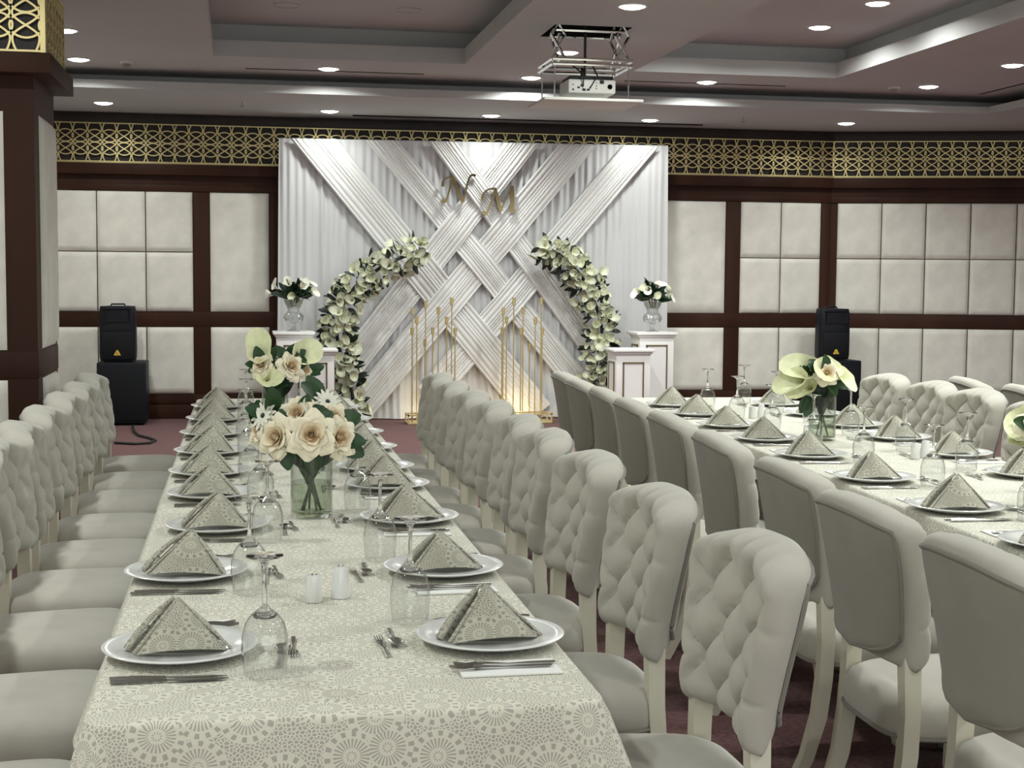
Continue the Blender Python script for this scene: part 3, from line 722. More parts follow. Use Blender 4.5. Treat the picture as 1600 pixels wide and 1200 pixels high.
# gold rod candle stands
def stand(label, x0, rods, y):
    t = thing('candle_stand', label, 'candle stand', (x0, y, 0))
    q = MB(); q.box(-.05, .52, -.12, .12, 0, .018); q.build('base_plate', M['gold'], t, bevel=.003)
    q = MB()
    for b in ((-.05, .52, -.12, -.105), (-.05, .52, .105, .12)): q.box(b[0], b[1], b[2], b[3], .085, .10)
    for b in ((-.05, -.035), (.505, .52)): q.box(b[0], b[1], -.12, .12, .085, .10)
    q.build('base_rim', M['gold'], t, smooth=False)
    for sx in (-.043, .512):
        for sy in (-.112, .112):
            q = MB(); q.box(sx - .007, sx + .007, sy - .007, sy + .007, .018, .085); q.build('base_leg', M['gold'], t, smooth=False)
    for i, (x, h) in enumerate(rods):
        yy = (-.09, .09, 0, .05, -.05)[i % 5]
        q = MB(); q.tube([(x, yy, .018), (x, yy, h - .07)], .0062, 8); rd = q.build('rod', M['gold'], t)
        MB().lathe([(.009, h - .075), (.017, h - .07), (.018, h), (.014, h), (.013, h - .03)], 12, (x, yy, 0), cap0=True, cap1=True).build('candle_cup', M['gold'], rd)
    lamp = bpy.data.lights.new('stand_glow', 'POINT'); lamp.energy = 1.3; lamp.color = (1, .78, .42); lamp.shadow_soft_size = .05
    q = MB(); q.lathe([(.03, .018), (.03, .05), (.022, .052)], 14, (.24, .16, 0), cap1=True); q.build('uplight', M['black'], t)
    lo = bpy.data.objects.new('stand_glow', lamp); COL.objects.link(lo); lo.parent = t; lo.location = (.24, .16, .12)
k14 = 14.45 / 14.3
rodsL = [(1.641, 1.169), (1.705, 1.075), (1.781, 1.233), (1.915, 1.17), (1.985, 1.076), (2.029, 1.266), (1.864, .968), (1.648, .967), (1.782, .853), (2.069, .968)]
rodsR = [(2.545, 1.173), (2.611, 1.077), (2.668, 1.269), (2.773, 1.173), (2.878, 1.078), (2.929, 1.270), (2.566, .968), (2.742, .968), (2.841, .808), (2.951, .969)]
stand('gold multi-rod candle stand on the left of the stage', 1.66, [(x * k14 - 1.66, 1.5 + (z - 1.5) * k14) for x, z in rodsL], 14.45)
stand('gold multi-rod candle stand on the right of the stage', 2.56, [(x * k14 - 2.56, 1.5 + (z - 1.5) * k14) for x, z in rodsR], 14.45)

# loudspeakers
def speaker(label, sub_label, x, y, wd):
    t = thing('subwoofer', sub_label, 'subwoofer', (x, y, 0)); a = wd / 2
    q = MB(); q.box(-a, a, -.25, .22, .02, .615); q.build('cabinet', M['black'], t, bevel=.012)
    q = MB(); q.box(-a + .02, a - .02, -.258, -.25, .05, .59); q.build('grille', M['grille'], t, bevel=.003)
    for sx in (-1, 1):
        for sy in (-.2, .17): MB().lathe([(.02, 0), (.022, .02)], 10, (sx * (a - .05), sy, 0), cap0=True, cap1=True).build('foot', M['black'], t)
    t = thing('loudspeaker', label, 'loudspeaker', (x - .04, y - .03, .616)); a = .178; h = .545
    q = MB()
    def fn(u, v):       # tapered cabinet, rounded corners in plan
        th = 2 * PI * u; c, s = math.cos(th), math.sin(th); ex = .35
        px = a * math.copysign(abs(c) ** ex, c); py = .16 * math.copysign(abs(s) ** ex, s)
        if py > 0: px *= .72
        zz = .01 + (h - .01) * v; sc = 1 - .06 * (abs(2 * v - 1) ** 8) - .02 * v
        return (px * sc, py * sc, zz)
    q.grid(fn, 40, 14, closed=True); n0 = 14 * 40; q.add([fn(i / 40, 1) for i in range(40)], [tuple(range(40))]); q.add([fn(i / 40, 0) for i in range(40)], [tuple(range(39, -1, -1))])
    q.build('cabinet', M['black'], t, ang=50)
    q = MB(); q.box(-.145, .145, -.168, -.15, .03, .30); q.prism([(-.145, .30)] + [(-.145 * math.cos(PI * i / 12), .30 + .075 * math.sin(PI * i / 12)) for i in range(13)][1:-1] + [(.145, .30)], -.168, -.15)
    q.build('grille', M['grille'], t, bevel=.003)
    q = MB(); q.add([(-.12, -.166, .40), (.12, -.166, .40), (.12, -.166, .515), (-.12, -.166, .515), (-.04, -.11, .435), (.04, -.11, .435), (.04, -.11, .485), (-.04, -.11, .485)],
          [(0, 1, 5, 4), (1, 2, 6, 5), (2, 3, 7, 6), (3, 0, 4, 7), (4, 5, 6, 7)]); q.build('horn', M['grille'], t, smooth=False)
    q = MB(); q.box(-.135, .135, -.162, -.150, .39, .402); q.box(-.135, .135, -.162, -.150, .513, .523); q.build('horn_rim', M['black'], t, smooth=False)
    q = MB(); q.tube([(-.07, 0, h), (-.06, 0, h + .018), (.06, 0, h + .018), (.07, 0, h)], .009, 6); q.build('handle', M['black'], t)
    q = MB(); q.prism([(-.034, .068), (.034, .068), (.008, .118), (-.008, .118)], -.172, -.168); b = q.build('badge', M['yellow'], t, smooth=False)
    q = MB(); q.prism([(-.014, .080), (-.006, .080), (.002, .103), (-.004, .103)], -.1735, -.172); q.prism([(.002, .078), (.013, .078), (.004, .094)], -.1735, -.172); q.build('badge_mark', mat('badge_brown', (.30, .20, .03), .6), b, smooth=False)
    for sx in (-1, 1): MB().lathe([(.012, 0), (.014, .012)], 8, (sx * .12, -.06, 0), cap0=True, cap1=True).build('foot', M['black'], t)
speaker('black loudspeaker with yellow triangle badge on the left subwoofer', 'black subwoofer on the carpet before the left padded panels', -1.16, 14.8, .465)
speaker('black loudspeaker with yellow triangle badge on the right subwoofer', 'black subwoofer behind the bouquet of the right table', 6.23, 14.72, .46)
q = MB(); q.tube([(-1.05, 14.45, .01), (-1.0, 13.9, .012), (-.93, 13.55, .012), (-.83, 13.35, .012), (-.76, 13.15, .012), (-.80, 12.95, .012), (-.92, 12.9, .012), (-1.1, 13.0, .012)], .012, 8)
tag(q.build('speaker_cable', M['cable']), 'loop of black cable on the carpet below the left subwoofer', 'cable')

# ------------------------------------------------------------------ chair
def make_chair():
    root = thing('dining_chair', 'x', 'chair')
    # seat cushion from stacked outlines
    q = MB(); n_ = 44
    rings = [(.0, .497), (.35, .496), (.62, .492), (.82, .482), (.93, .468), (.985, .446), (1.0, .42), (1.0, .395), (.975, .375), (.90, .370), (.0, .370)]
    def ol(a, s, z):
        th = 2 * PI * a; c, s_ = math.cos(th), math.sin(th); ex = 2 / 4.6
        y = .235 * math.copysign(abs(s_) ** ex, s_); hw = .232 + .028 * (y / .235)
        if y > 0: y += .02 * (1 - abs(c) ** 2)
        return (hw * math.copysign(abs(c) ** ex, c) * s, y * s + .0, z)
    q.grid(lambda a, b: ol(a, *rings[min(len(rings) - 1, int(round(b * (len(rings) - 1))))]), n_, len(rings) - 1, closed=True)
    seat = q.build('seat', M['velvet'], root, ang=60)
    q = MB(); q.tube([ol(i / 44, 1.004, .381) for i in range(44)], .005, 6, closed=True); q.build('seat_piping', M['piping'], seat)
    # tufted backrest
    def centre(u, v):
        hw = .208 + .045 * sst(0, .8, v); crn = max(0, (v - .80) / .20); hw *= 1 - .10 * crn ** 3
        zt = .958 - .040 * abs(u) ** 2.6; zb = .560 - .012 * abs(u) ** 2; z = zb + (zt - zb) * v
        y = -.236 - .042 * v - .018 * v ** 3 + .050 * abs(u) ** 2.2
        return u * hw, y, z
    def front(a, b):
        u, v = 2 * a - 1, b; x, y, z = centre(u, v)
        e = max(0, 1 - abs(u) ** 7) ** .5 * max(0, 1 - abs(2 * v - 1) ** 9) ** .5
        A = u * 1.62 + v * 2.55 + .28; B = u * 1.62 - v * 2.55 + .72
        tf = (abs(math.sin(PI * A)) * abs(math.sin(PI * B))) ** .31
        rim = sst(.72, .95, abs(u)); rimv = sst(.80, .97, v)
        k = max(rim, rimv); pl_ = abs(math.sin(PI * (A + B))) ** .35 if rimv > rim else (abs(math.sin(PI * (v * 2.55 + .28))) ** .3)
        h = (tf * (1 - k) + (.45 + .5 * pl_) * k) * .054
        roll_ = .022 * math.exp(-((v - .93) / .07) ** 2) + .014 * math.exp(-((abs(u) - .9) / .12) ** 2)
        return (x, y + (.022 + h + roll_) * e, z)
    def rear(a, b):
        u, v = 2 * a - 1, b; x, y, z = centre(u, v)
        e = max(0, 1 - abs(u) ** 6) ** .5 * max(0, 1 - abs(2 * v - 1) ** 8) ** .5
        return (x, y - (.026 + .014 * math.exp(-((v - .95) / .08) ** 2)) * e, z)
    q = MB(); nu, nv = 56, 60
    q.grid(front, nu, nv); q.grid(rear, nu, nv, flip=True)
    me = q.mesh('backrest', M['velvet_f'], ang=75, recalc=False)
    bm = bmesh.new(); bm.from_mesh(me); bmesh.ops.remove_doubles(bm, verts=bm.verts[:], dist=.0004); bmesh.ops.recalc_face_normals(bm, faces=bm.faces[:]); bm.to_mesh(me); bm.free()
    back = link('backrest', me, root)
    # plain rear panel, U-shaped at the foot, with piping
    def wf(qv): return (1 - ((.27 - qv) / .27) ** 2.6) ** .5 if qv < .27 else 1.0
    def panel(p, qv, off):
        u = (2 * p - 1) * .92 * max(.02, wf(qv)); v = .035 + .885 * qv; x, y, z = centre(u, v)
        e = max(0, 1 - abs(u) ** 6) ** .5
        z -= .03 * qv * (1 - abs(u)) * 0
        return (x, y - .026 * e - off * (1 - .5 * abs(2 * p - 1) ** 8), z)
    q = MB(); q.grid(lambda a, b: panel(a, b, .009), 16, 22, flip=True); q.build('back_panel', M['velvet_shade'], root, ang=70)
    N2 = 26; loop = [panel(0, 1 - i / N2, .010) for i in range(N2 + 1)] + [panel(1, i / N2, .010) for i in range(N2 + 1)] + [panel(1 - i / 12, 1, .010) for i in range(1, 12)]
    q = MB(); q.tube(loop, .0058, 6, closed=True); q.build('back_piping', M['piping'], root)
    # legs
    for s in (-1, 1):
        q = MB(); q.tube([(s * .174, -.190, .580), (s * .177, -.190, .53), (s * .184, -.190, .44), (s * .188, -.196, .34), (s * .190, -.210, .23), (s * .192, -.245, .11), (s * .195, -.300, .0)], [.031, .030, .029, .029, .028, .025, .022], 4, ang=PI / 4, up=(1, 0, 0))
        q.build('leg', M['cream'], root, smooth=True, ang=30)
        q = MB(); q.tube([(s * .195, .175, .385), (s * .205, .195, .33), (s * .208, .205, .26), (s * .200, .195, .16), (s * .196, .19, .07), (s * .205, .205, .0)], [.036, .036, .030, .022, .018, .020], 4, ang=PI / 4, up=(1, 0, 0))
        q.build('leg', M['cream'], root, smooth=True, ang=30)
    return root
CH = make_chair(); ch_used = [False]
def chair(x, y, rz, label, group):
    c = CH if not ch_used[0] else copy_tree(CH); ch_used[0] = True
    c.location = (x, y, 0); c.rotation_euler = (0, 0, rz); tag(c, label, 'chair', group); return c

YL = [2.9, 3.62, 4.28, 4.92, 5.46, 6.09, 6.74, 7.40, 8.05]
YR = [2.90, 3.60, 4.32, 5.00, 5.52, 6.14, 6.72, 7.32, 7.95]
for i, y in enumerate(YR):
    chair(.805 + rnd(-.012, .012), y + rnd(-.02, .02), PI / 2 + rnd(-.05, .05) + (.04 if i == 0 else 0), 'tufted greige chair, %s from the front on the right of the left table' % ORD[i], 'chairs on the right side of the left table')
for i, y in enumerate(YL):
    chair(-.545 + rnd(-.012, .012), y + rnd(-.02, .02), -PI / 2 + rnd(-.05, .05), 'tufted greige chair, %s from the front on the left of the left table' % ORD[i], 'chairs on the left side of the left table')
TR = math.atan(.044)
def rtab(u, y): return (2.545 + .044 * (y - 4) + u * math.cos(TR), y - u * math.sin(TR))
YRL = [2.74, 3.38, 4.05, 4.82, 5.56, 6.2, 6.82, 7.40, 7.95]
YRR = [5.42, 6.02, 6.62, 7.16, 7.71]
for i, y in enumerate(YRL):
    x, yy = rtab(-.68 - .04 * (i < 2), y); chair(x + rnd(-.02, .02), yy, -PI / 2 - TR + rnd(-.06, .06), 'greige chair seen from its plain back at the right table, %s from the far end' % ORD[len(YRL) - 1 - i], 'chairs on the left side of the right table')
for i, y in enumerate(YRR):
    x, yy = rtab(.645, y); chair(x + rnd(-.02, .02), yy, PI / 2 - TR + rnd(-.06, .06), 'tufted greige chair beyond the right table, %s from the far end' % ORD[len(YRR) - 1 - i], 'chairs on the right side of the right table')
for (x, y, lb) in ((3.93, 7.38, 'greige chair turned away at the next table, left one behind the right table'), (3.95, 6.82, 'greige chair turned away at the next table, cut by the right edge')):
    chair(x + .25, y, -PI / 2 - .12, lb, 'chairs of the next table')

# ------------------------------------------------------------------ tables and cloths
def perim(x0, x1, y0, y1, r_=.05, step=.035):
    P = []
    cs = [(x1 - r_, y0 + r_, -PI / 2), (x1 - r_, y1 - r_, 0), (x0 + r_, y1 - r_, PI / 2), (x0 + r_, y0 + r_, PI)]
    for k, (cx, cy, a0) in enumerate(cs):
        for i in range(7):
            a = a0 + PI / 2 * i / 6; P.append((cx + r_ * math.cos(a), cy + r_ * math.sin(a), math.cos(a), math.sin(a)))
        nx_, ny_, a1 = cs[(k + 1) % 4]; p = P[-1]; a = a1; qx, qy = nx_ + r_ * math.cos(a), ny_ + r_ * math.sin(a)
        l_ = math.hypot(qx - p[0], qy - p[1]); m = max(1, int(l_ / step))
        for i in range(1, m): f = i / m; P.append((p[0] + (qx - p[0]) * f, p[1] + (qy - p[1]) * f, math.cos(a), math.sin(a)))
    return P
def table(label, cl_label, sk_label, x0, x1, y0, y1, loc, rz, drop_side, drop_end):
    t = thing('banquet_table', label, 'table', loc, rz)
    q = MB(); q.box(x0 + .01, x1 - .01, y0 + .01, y1 - .01, .71, .742); q.build('tabletop', M['wood'], t, bevel=.004)
    for sx in (x0 + .12, x1 - .12):
        for k in range(4):
            yy = y0 + .4 + (y1 - y0 - .8) * k / 3; q = MB(); q.box(sx - .02, sx + .02, yy - .02, yy + .02, 0, .71); q.build('leg', M['plastic_g'], t, bevel=.003)
    P = perim(x0, x1, y0, y1); n_ = len(P)
    dr = [drop_side + (drop_end - drop_side) * sst(.35, .9, abs(p[3])) + (.06 * (1 - abs(abs(p[2]) - abs(p[3])))) * (1 if min(abs(p[2]), abs(p[3])) > .05 else 0) for p in P]
    q = MB(); vs_, uv = [], []
    levels = [(-.02, 0, 0), (-.006, -.0008, 0), (0, -.004, 0), (.003, -.010, 0)] + [(.006, 0, f) for f in (.12, .3, .5, .7, .85, 1)]
    cum = 0.
    for li, (off, dz, f) in enumerate(levels):
        for i, p in enumerate(P):
            if f == 0: o_, z = off, .756 + dz
            else:
                cn = min(abs(p[2]), abs(p[3])); cum = i * .035
                wv = (.012 * math.sin(cum * 9 + 1.3 * math.sin(cum * 2.1)) + .008 * math.sin(cum * 23)) * f
                o_ = .006 + (.03 + .10 * (cn > .05) * cn) * f + wv; z = .746 - dr[i] * f
            vs_.append((p[0] + p[2] * o_, p[1] + p[3] * o_, z)); l_ = off if f == 0 else dr[i] * f + .01; uv.append((p[0] + p[2] * l_, p[1] + p[3] * l_))
    fs = [tuple(range(n_))]
    for j in range(len(levels) - 1):
        for i in range(n_): k = (i + 1) % n_; fs.append((j*n_+i, (j+1)*n_+i, (j+1)*n_+k, j*n_+k))
    q.add(vs_, fs, uv); o = q.build('tablecloth', M['lace'], None, ang=60); o.location = loc; o.rotation_euler = (0, 0, rz); tag(o, cl_label, 'tablecloth')
    # pleated skirt below
    q = MB(); st = perim(x0, x1, y0, y1, .05, .012); n2 = len(st); vs_ = []
    for f in (0, .15, .5, 1):
        for i, p in enumerate(st):
            o_ = -.02 + (.010 * math.sin(i * .85) + .006 * math.sin(i * .31)) * (.3 + .7 * f) + .012 * f
            vs_.append((p[0] + p[2] * o_, p[1] + p[3] * o_, .715 - (.715 - .06) * f))
    q.add(vs_, [(j*n2+i, (j+1)*n2+i, (j+1)*n2+(i+1) % n2, j*n2+(i+1) % n2) for j in range(3) for i in range(n2)])
    o = q.build('table_skirt', M['skirt'], None, ang=60); o.location = loc; o.rotation_euler = (0, 0, rz); tag(o, sk_label, 'table skirt')
table('long banquet table on the left, hidden under cream lace', 'cream lace medallion tablecloth over the left table', 'dark grey pleated skirt around the left table', -.265, .625, 2.42, 8.72, (0, 0, 0), 0, .13, .32)
table('long banquet table on the right, hidden under cream lace', 'cream lace medallion tablecloth over the right table', 'dark grey pleated skirt around the right table', -.45, .45, -1.75, 4.55, (2.545, 4.0, 0), -TR, .11, .25)
ZT = .757

# ------------------------------------------------------------------ tableware meshes
PLATE = MB().lathe([(.0001, .006), (.085, .006), (.098, .011), (.125, .018), (.147, .0225), (.150, .021), (.149, .019), (.120, .011), (.09, .001), (.0001, .001)], 56).mesh('dinner_plate', M['china'], ang=50)
def napkin_mesh(v):
    R_ = random.Random(v); mb = MB(); A = Vector((.0 + R_.uniform(-.006, .012), .018, .096 + R_.uniform(-.004, .006)))
    def tri(b0, b1, ap, bulge, side, nn=10, curve=0.):
        b0, b1 = Vector(b0), Vector(b1); nrm = (b1 - b0).cross(ap - b0).normalized()
        def fn(a, b):
            p = (b0 + (b1 - b0) * a).lerp(ap, b); e = 4 * a * (1 - a)
            return tuple(p + nrm * bulge * (e * (1 - b) + .6 * math.sin(PI * b) * e) + Vector((0, 0, curve * (1 - e) * (1 - b) * b)))
        def uvf(a, b): p = (b0 + (b1 - b0) * a).lerp(ap, b); return (p.x * 1.0 + v * .37, p.z * 1.15 + p.y * .4 + v * .21 + .5 * side)
        mb.grid(fn, nn, nn, uvf)
    tri((-.088, -.028, 0), (.092, -.030, 0), A, .026, 0, 14)
    tri((.098, -.030, 0), (.070, .060, 0), A, .008, 1)
    tri((-.104, .008, 0), (-.030, .075, 0), A + Vector((-.007, .012, .002)), .010, 2)
    tri((-.030, .075, 0), (.070, .060, 0), A + Vector((0, .006, 0)), .006, 3)
    n_tri = len(mb.v)
    # rolled fold running from the left corner to the tip, a groove between it and the front face
    a0 = Vector((-.106, -.004, .006)); mb.tube([a0.lerp(A + Vector((-.008, .004, .001)), i / 10) + Vector((-.004, 0, .006)) * math.sin(PI * i / 10) for i in range(11)], [.0085 - .0045 * i / 10 for i in range(11)], 8)
    a0 = Vector((-.092, -.028, .003)); mb.tube([a0.lerp(A, i / 10) for i in range(11)], [.0036] * 11, 6)
    mb.tube([Vector((.098, -.03, .003)).lerp(A, i / 8) for i in range(9)], .003, 6)
    for i in range(n_tri, len(mb.v)): p = mb.v[i]; mb.uv[i] = (p[0] + p[1] * .6 + v * .37, p[2] * 1.15 + p[1] * .5 + v * .21)
    return mb.mesh('cloth_napkin', M['lace_n'], ang=60)
NAPK = [napkin_mesh(i) for i in range(5)]
WG = MB().lathe([(.0385, .0), (.0415, .025), (.0435, .050), (.0425, .075), (.036, .098), (.0245, .1135), (.0105, .1245), (.0058, .131)], 28).mesh('bowl', M['glass'], ang=70)
WS = MB().lathe([(.0001, .104), (.012, .1045), (.021, .1085), (.0225, .1125), (.0105, .1225), (.0055, .130), (.0042, .150), (.0042, .185), (.0060, .205), (.010, .213), (.020, .2185), (.0345, .2215), (.0350, .2235), (.0330, .2245), (.0001, .2245)], 24).mesh('stem_and_foot', M['sglass'], ang=50)
def knife_mesh():
    mb = MB(); mb.tube([(0, -.105, .004), (0, -.06, .0045), (0, -.005, .0035)], [.0062, .0066, .0048], 8, flat=(1, .55))
    mb.tube([(0, -.005, .0035), (.001, .03, .003), (.001, .08, .003), (-.002, .105, .0025)], [.0048, .0085, .0085, .002], 6, flat=(1, .15)); return mb.mesh('table_knife', M['steel'], ang=60)
def fork_mesh():
    mb = MB(); mb.tube([(0, -.1, .004), (0, -.06, .004), (0, -.01, .003), (0, .035, .006), (0, .05, .005)], [.0065, .006, .003, .0075, .0115], 8, flat=(1, .22))
    for x in (-.0095, -.0032, .0032, .0095): mb.tube([(x, .048, .005), (x, .07, .003), (x, .095, .007)], [.0018, .0017, .001], 5)
    return mb.mesh('table_fork', M['steel'], ang=60)
def spoon_mesh():
    mb = MB(); mb.tube([(0, -.08, .004), (0, -.04, .004), (0, .02, .004)], [.006, .005, .003], 8, flat=(1, .3))
    def fn(a, b):
        th = 2 * PI * a; return (.017 * b * math.cos(th), .045 + .027 * b * math.sin(th), .003 + .006 * b * b)
    mb.grid(fn, 16, 4, closed=True); return mb.mesh('dessert_spoon', M['steel'], ang=60, solid=.0008)
KNIFE, FORK, SPOON = knife_mesh(), fork_mesh(), spoon_mesh()
q = MB(); q.box(-.05, .05, -.095, .095, 0, .003); PAPER = q.mesh('paper_napkin', M['paper'], smooth=False)
WGROOT = []
def setting(x, y, rz, i, frm, side, tbl, full=True):
    """diner sits at local -y; right hand is local +x"""
    c, s = math.cos(rz), math.sin(rz)
    def W(lx, ly, z=0.): return (x + c * lx - s * ly, y + s * lx + c * ly, ZT + z)
    where = '%s from %s, %s side of the %s table' % (ORD[i], frm, side, tbl); grp = ' on the %s side of the %s table' % (side, tbl)
    tag(link('dinner_plate', PLATE, None, W(0, 0)), 'white dinner plate, ' + where, 'plate', 'plates' + grp)
    tag(link('cloth_napkin', NAPK[random.randrange(5)], None, W(0, 0, .0095), (0, 0, rnd(-.22, .16)), rnd(.95, 1.05)), 'peaked lace napkin, ' + where, 'napkin', 'napkins' + grp)
    g = thing('wine_glass', 'upturned wine glass, ' + where, 'wine glass', W(.185 + rnd(-.015, .03), .15 + rnd(-.012, .012)), 0, 'wine glasses' + grp)
    link('bowl', WG, g); link('stem_and_foot', WS, g)
    for k in (0, 1):
        tag(link('table_knife', KNIFE, None, W(.178 + .02 * k, -.01 + rnd(-.006, .006)), (0, 0, rz + rnd(-.03, .03))), ('inner' if k == 0 else 'outer') + ' table knife, ' + where, 'knife', 'knives' + grp)
    tag(link('paper_napkin', PAPER, None, W(-.205, .0), (0, 0, rz + rnd(-.05, .05))), 'white paper napkin, ' + where, 'paper napkin', 'paper napkins' + grp)
    for k in (0, 1):
        tag(link('table_fork', FORK, None, W(-.19 - .022 * k, .015 + rnd(-.01, .01), .0032), (0, 0, rz + rnd(-.06, .06))), ('inner' if k == 0 else 'outer') + ' fork, ' + where, 'fork', 'forks' + grp)
    tag(link('dessert_spoon', SPOON, None, W(.05 + rnd(-.01, .01), .192), (0, 0, rz + PI / 2 + rnd(-.1, .1))), 'dessert spoon, ' + where, 'spoon', 'spoons' + grp)
    tag(link('dessert_fork', FORK, None, W(-.01 + rnd(-.01, .01), .218), (0, 0, rz - PI / 2 + rnd(-.1, .1)), .8), 'dessert fork, ' + where, 'fork', 'dessert forks' + grp)
xl = [-.122, -.137, -.075, -.105, -.122, -.130, -.135, -.132, -.130]
for i, y in enumerate([2.86, 3.60, 4.25, 4.88, 5.42, 6.05, 6.72, 7.39, 8.08]): setting(xl[i], y, -PI / 2, i, 'the front', 'left', 'left')
for i, y in enumerate([2.86, 3.56, 4.32, 5.01, 5.48, 6.10, 6.68, 7.28, 7.93]): setting(.49, y, PI / 2, i, 'the front', 'right', 'left')
for i, y in enumerate([3.64, 4.26, 4.94, 5.62, 6.22, 6.81, 7.40, 7.94]):
    x, yy = rtab(-.315, y); setting(x, yy, -PI / 2 - TR, 7 - i, 'the far end', 'left', 'right')
for i, y in enumerate([4.4, 5.0, 5.62, 6.22, 6.78, 7.35, 7.95]):
    x, yy = rtab(.315, y); setting(x, yy, PI / 2 - TR, 6 - i, 'the far end', 'right', 'right')

# shakers
SH = [MB().lathe([(.0165, 0), (.0185, .004), (.0165, .05), (.0155, .056), (.0001, .058)], 20).mesh('body', M['china'], ang=50), MB().lathe([(.020, 0), (.0205, .012), (.0145, .06), (.013, .066), (.0001, .068)], 20).mesh('body', M['china'], ang=50)]
SHC = MB().lathe([(.020, 0), (.021, .012)], 20, cap0=True).mesh('rubber_base', M['plastic_g'])
def shakers(x, y, tbl, where):
    for k, (dx, dy, nm) in enumerate(((-.031, -.015, 'shorter'), (.031, .02, 'taller'))):
        t = thing('condiment_shaker', '%s white condiment shaker on the %s table, %s' % (nm, tbl, where), 'shaker', (x + dx, y + dy, ZT), 0, 'white table shakers')
        link('body', SH[k], t, scale=1.08)
        for j in range(3):
            a = j * 2.09; q = MB().lathe([(.0001, 0), (.0016, 0), (.0016, -.001)], 8, (.006 * math.cos(a), .006 * math.sin(a), (.0635, .0745)[k])); q.build('hole', M['black'], t)
shakers(.186, 3.29, 'left', 'before the bouquets')
x, y = rtab(-.03, 7.25); shakers(x, y, 'right', 'behind the lily bouquet')
x, y = rtab(.13, 5.55); shakers(x, y, 'right', 'right of the lily bouquet')

# vases and bouquets
def bouquet(x, y, which, flowers, leaves, vh=.20, vr=.062, seed=1):
    R_ = random.Random(seed)
    t = thing('glass_vase', 'clear cylinder vase holding the %s' % which, 'vase', (x, y, ZT))
    MB().lathe([(.0001, .0), (vr * .98, .0), (vr, .004), (vr, vh), (vr - .003, vh + .001), (vr - .003, .014), (.0001, .012)], 40).build('cylinder', M['vglass'], t, ang=50)
    MB().lathe([(.0001, .013), (vr - .004, .013), (vr - .004, vh * .55), (.0001, vh * .55)], 32).build('water', M['water'], t, ang=50)
    names = {'r': ('rose', ROSES, 'peach cream rose', 'flower'), 'c': ('calla_lily', [CALLA], 'pale yellow-green lily', 'flower'), 'g': ('gerbera', [GERB], 'white daisy-like gerbera', 'flower'), 'w': ('white_lily', [CALLA_S], 'white lily', 'flower')}
    for (kd, dx, dy, dz, sc, fx, fz, lb) in flowers:
        nm, ms, ll, cat = names[kd]
        f = thing(nm, '%s %s' % (ll, lb), cat, (x, y, ZT)); p = Vector((dx, dy, vh + dz))
        dr = Vector((fx, -1.0, fz)) if kd != 'c' and kd != 'w' else Vector((fx, -.55, fz))
        link('bloom', R_.choice(ms), f, p, aim(dr, R_.uniform(0, 6)), sc)
        a = math.atan2(dy, dx) + R_.uniform(-.3, .3) + PI; foot = Vector((.030 * math.cos(a), .030 * math.sin(a), .018))
        nk = Vector((dx * .35, dy * .35, vh * .95)); pts = [foot.lerp(nk, i / 5) for i in range(6)] + [nk.lerp(p - Vector(dr).normalized() * .015 * sc, j / 3) for j in (1, 2, 3)]
        MB().tube(pts, .0034, 6).build('stem', M['stem'], f)
        for k in range(leaves):
            an = R_.uniform(0, 2 * PI); ol_ = Vector((dx, 0, dz - .04)); d = Vector((math.cos(an), R_.uniform(-.5, .1), math.sin(an) * .8 - .15)) + ol_ * 5
            b = p - Vector(dr).normalized() * (.018 * sc + .012) + Vector((d.x, 0, d.z)).normalized() * .012
            link('leaf', LEAF, f, b, lay(d, (R_.uniform(-.4, .4), -1, R_.uniform(.2, .9))), R_.uniform(.7, 1.02))
        for k in range(3):
            b = foot.lerp(nk, R_.uniform(.45, .95)); d = Vector((R_.uniform(-.5, .5), R_.uniform(-.6, .4), R_.uniform(.5, 1.2)))
            link('leaf', LEAF_S if k else LEAF_D, f, b, aim_y(d, R_.uniform(0, 6)), R_.uniform(.8, 1.15))
S = .00196
def px(kd, u, v, dy, sc, lb, fx=None, fz=.45, ox=487, oy=722, s_=S): dx = (u - ox) * s_; return (kd, dx, dy, (oy - v) * s_, sc, (dx * 7 if fx is None else fx), fz, lb)
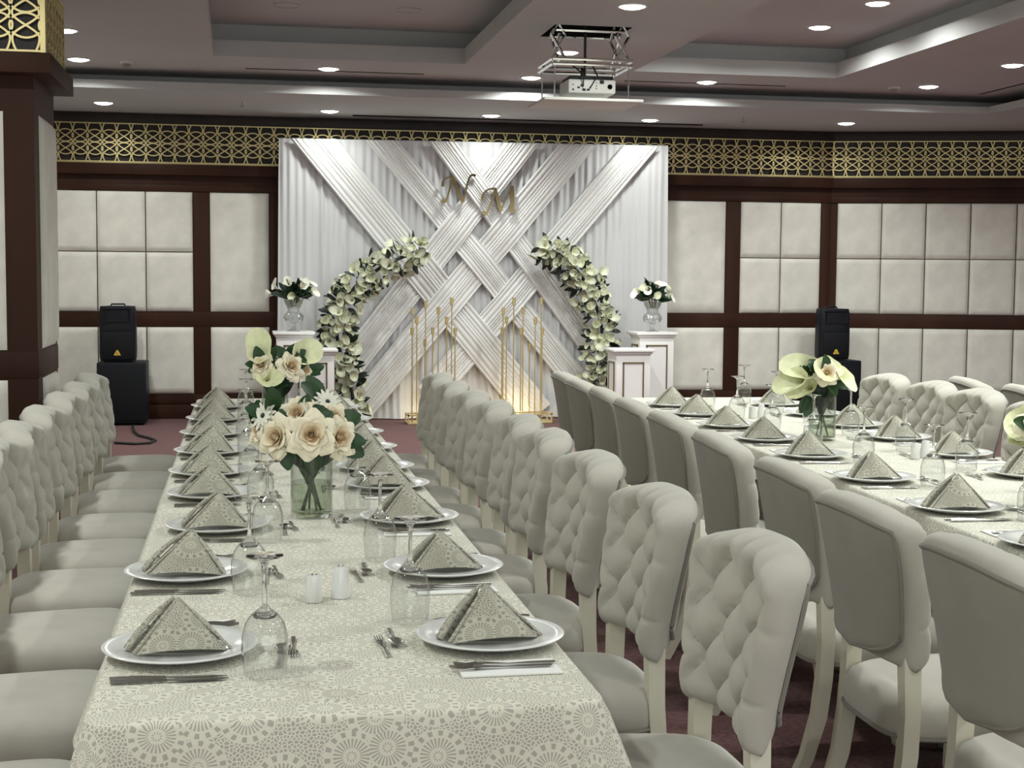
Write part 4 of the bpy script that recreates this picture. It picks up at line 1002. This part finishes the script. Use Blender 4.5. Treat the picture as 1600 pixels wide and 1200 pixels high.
bouquet(.205, 4.45, 'nearer bouquet on the left table', [
    px('r', 433, 694, -.05, 1.25, 'front left in the nearer bouquet', fz=.25), px('r', 485, 689, -.09, 1.35, 'front centre of the nearer bouquet', fz=.3), px('r', 528, 696, -.05, 1.2, 'front right in the nearer bouquet', fz=.25),
    px('r', 465, 660, -.01, 1.05, 'upper centre of the nearer bouquet', fz=.7), px('r', 522, 668, .0, 1.0, 'upper right in the nearer bouquet', fz=.6),
    px('g', 512, 645, .03, 1.0, 'upper right in the nearer bouquet', fz=.6), px('g', 415, 664, .0, 1.1, 'at the left of the nearer bouquet', fz=.5),
    px('w', 474, 668, .05, 1.1, 'at the top of the nearer bouquet', fx=.6, fz=.5), px('r', 408, 690, .04, .85, 'leftmost, turned away in the nearer bouquet', fz=.3)], 3, .195, .064, 2)
S2 = .00305
bouquet(.15, 6.95, 'farther bouquet on the left table', [px(*a, ox=424, oy=638, s_=S2) for a in (
    ('r', 403, 602, -.05, 1.15, 'front left in the farther bouquet'), ('r', 448, 604, -.06, 1.3, 'front right in the farther bouquet'), ('c', 410, 598, .0, 1.1, 'upper left in the farther bouquet'), ('c', 450, 598, .02, 1.1, 'upper right in the farther bouquet'), ('c', 414, 628, -.05, .9, 'low in the front of the farther bouquet'), ('r', 470, 612, .0, .95, 'rightmost in the farther bouquet'))], 4, .20, .062, 4)
S3 = .0029
bouquet(2.60, 6.24, 'lily bouquet in the middle of the right table', [px(*a, ox=1290, oy=638, s_=S3) for a in (
    ('r', 1284, 600, -.08, 1.15, 'at the heart of the lily bouquet'), ('c', 1256, 616, -.02, 1.0, 'leaning left in the lily bouquet'), ('c', 1272, 606, .0, 1.1, 'upper left in the lily bouquet'), ('c', 1294, 604, .0, 1.1, 'at the top of the lily bouquet'), ('c', 1308, 612, .0, 1.0, 'rightmost in the lily bouquet'), ('c', 1268, 628, -.02, .9, 'lowest left in the lily bouquet'))], 4, .20, .062, 6)
S4 = .0020
bouquet(2.56, 4.30, 'rose bouquet at the right picture edge', [px(*a, ox=1606, oy=722, s_=S4) for a in (
    ('r', 1574, 686, -.05, 1.15, 'upper left in the right edge bouquet'), ('r', 1592, 710, -.08, 1.15, 'lowest in the right edge bouquet'), ('c', 1592, 692, .05, 1.0, 'at the top of the right edge bouquet'), ('c', 1572, 714, .04, .7, 'leftmost in the right edge bouquet'), ('r', 1625, 690, -.05, 1.1, 'on the far side of the right edge bouquet'))], 3, .195, .062, 8)
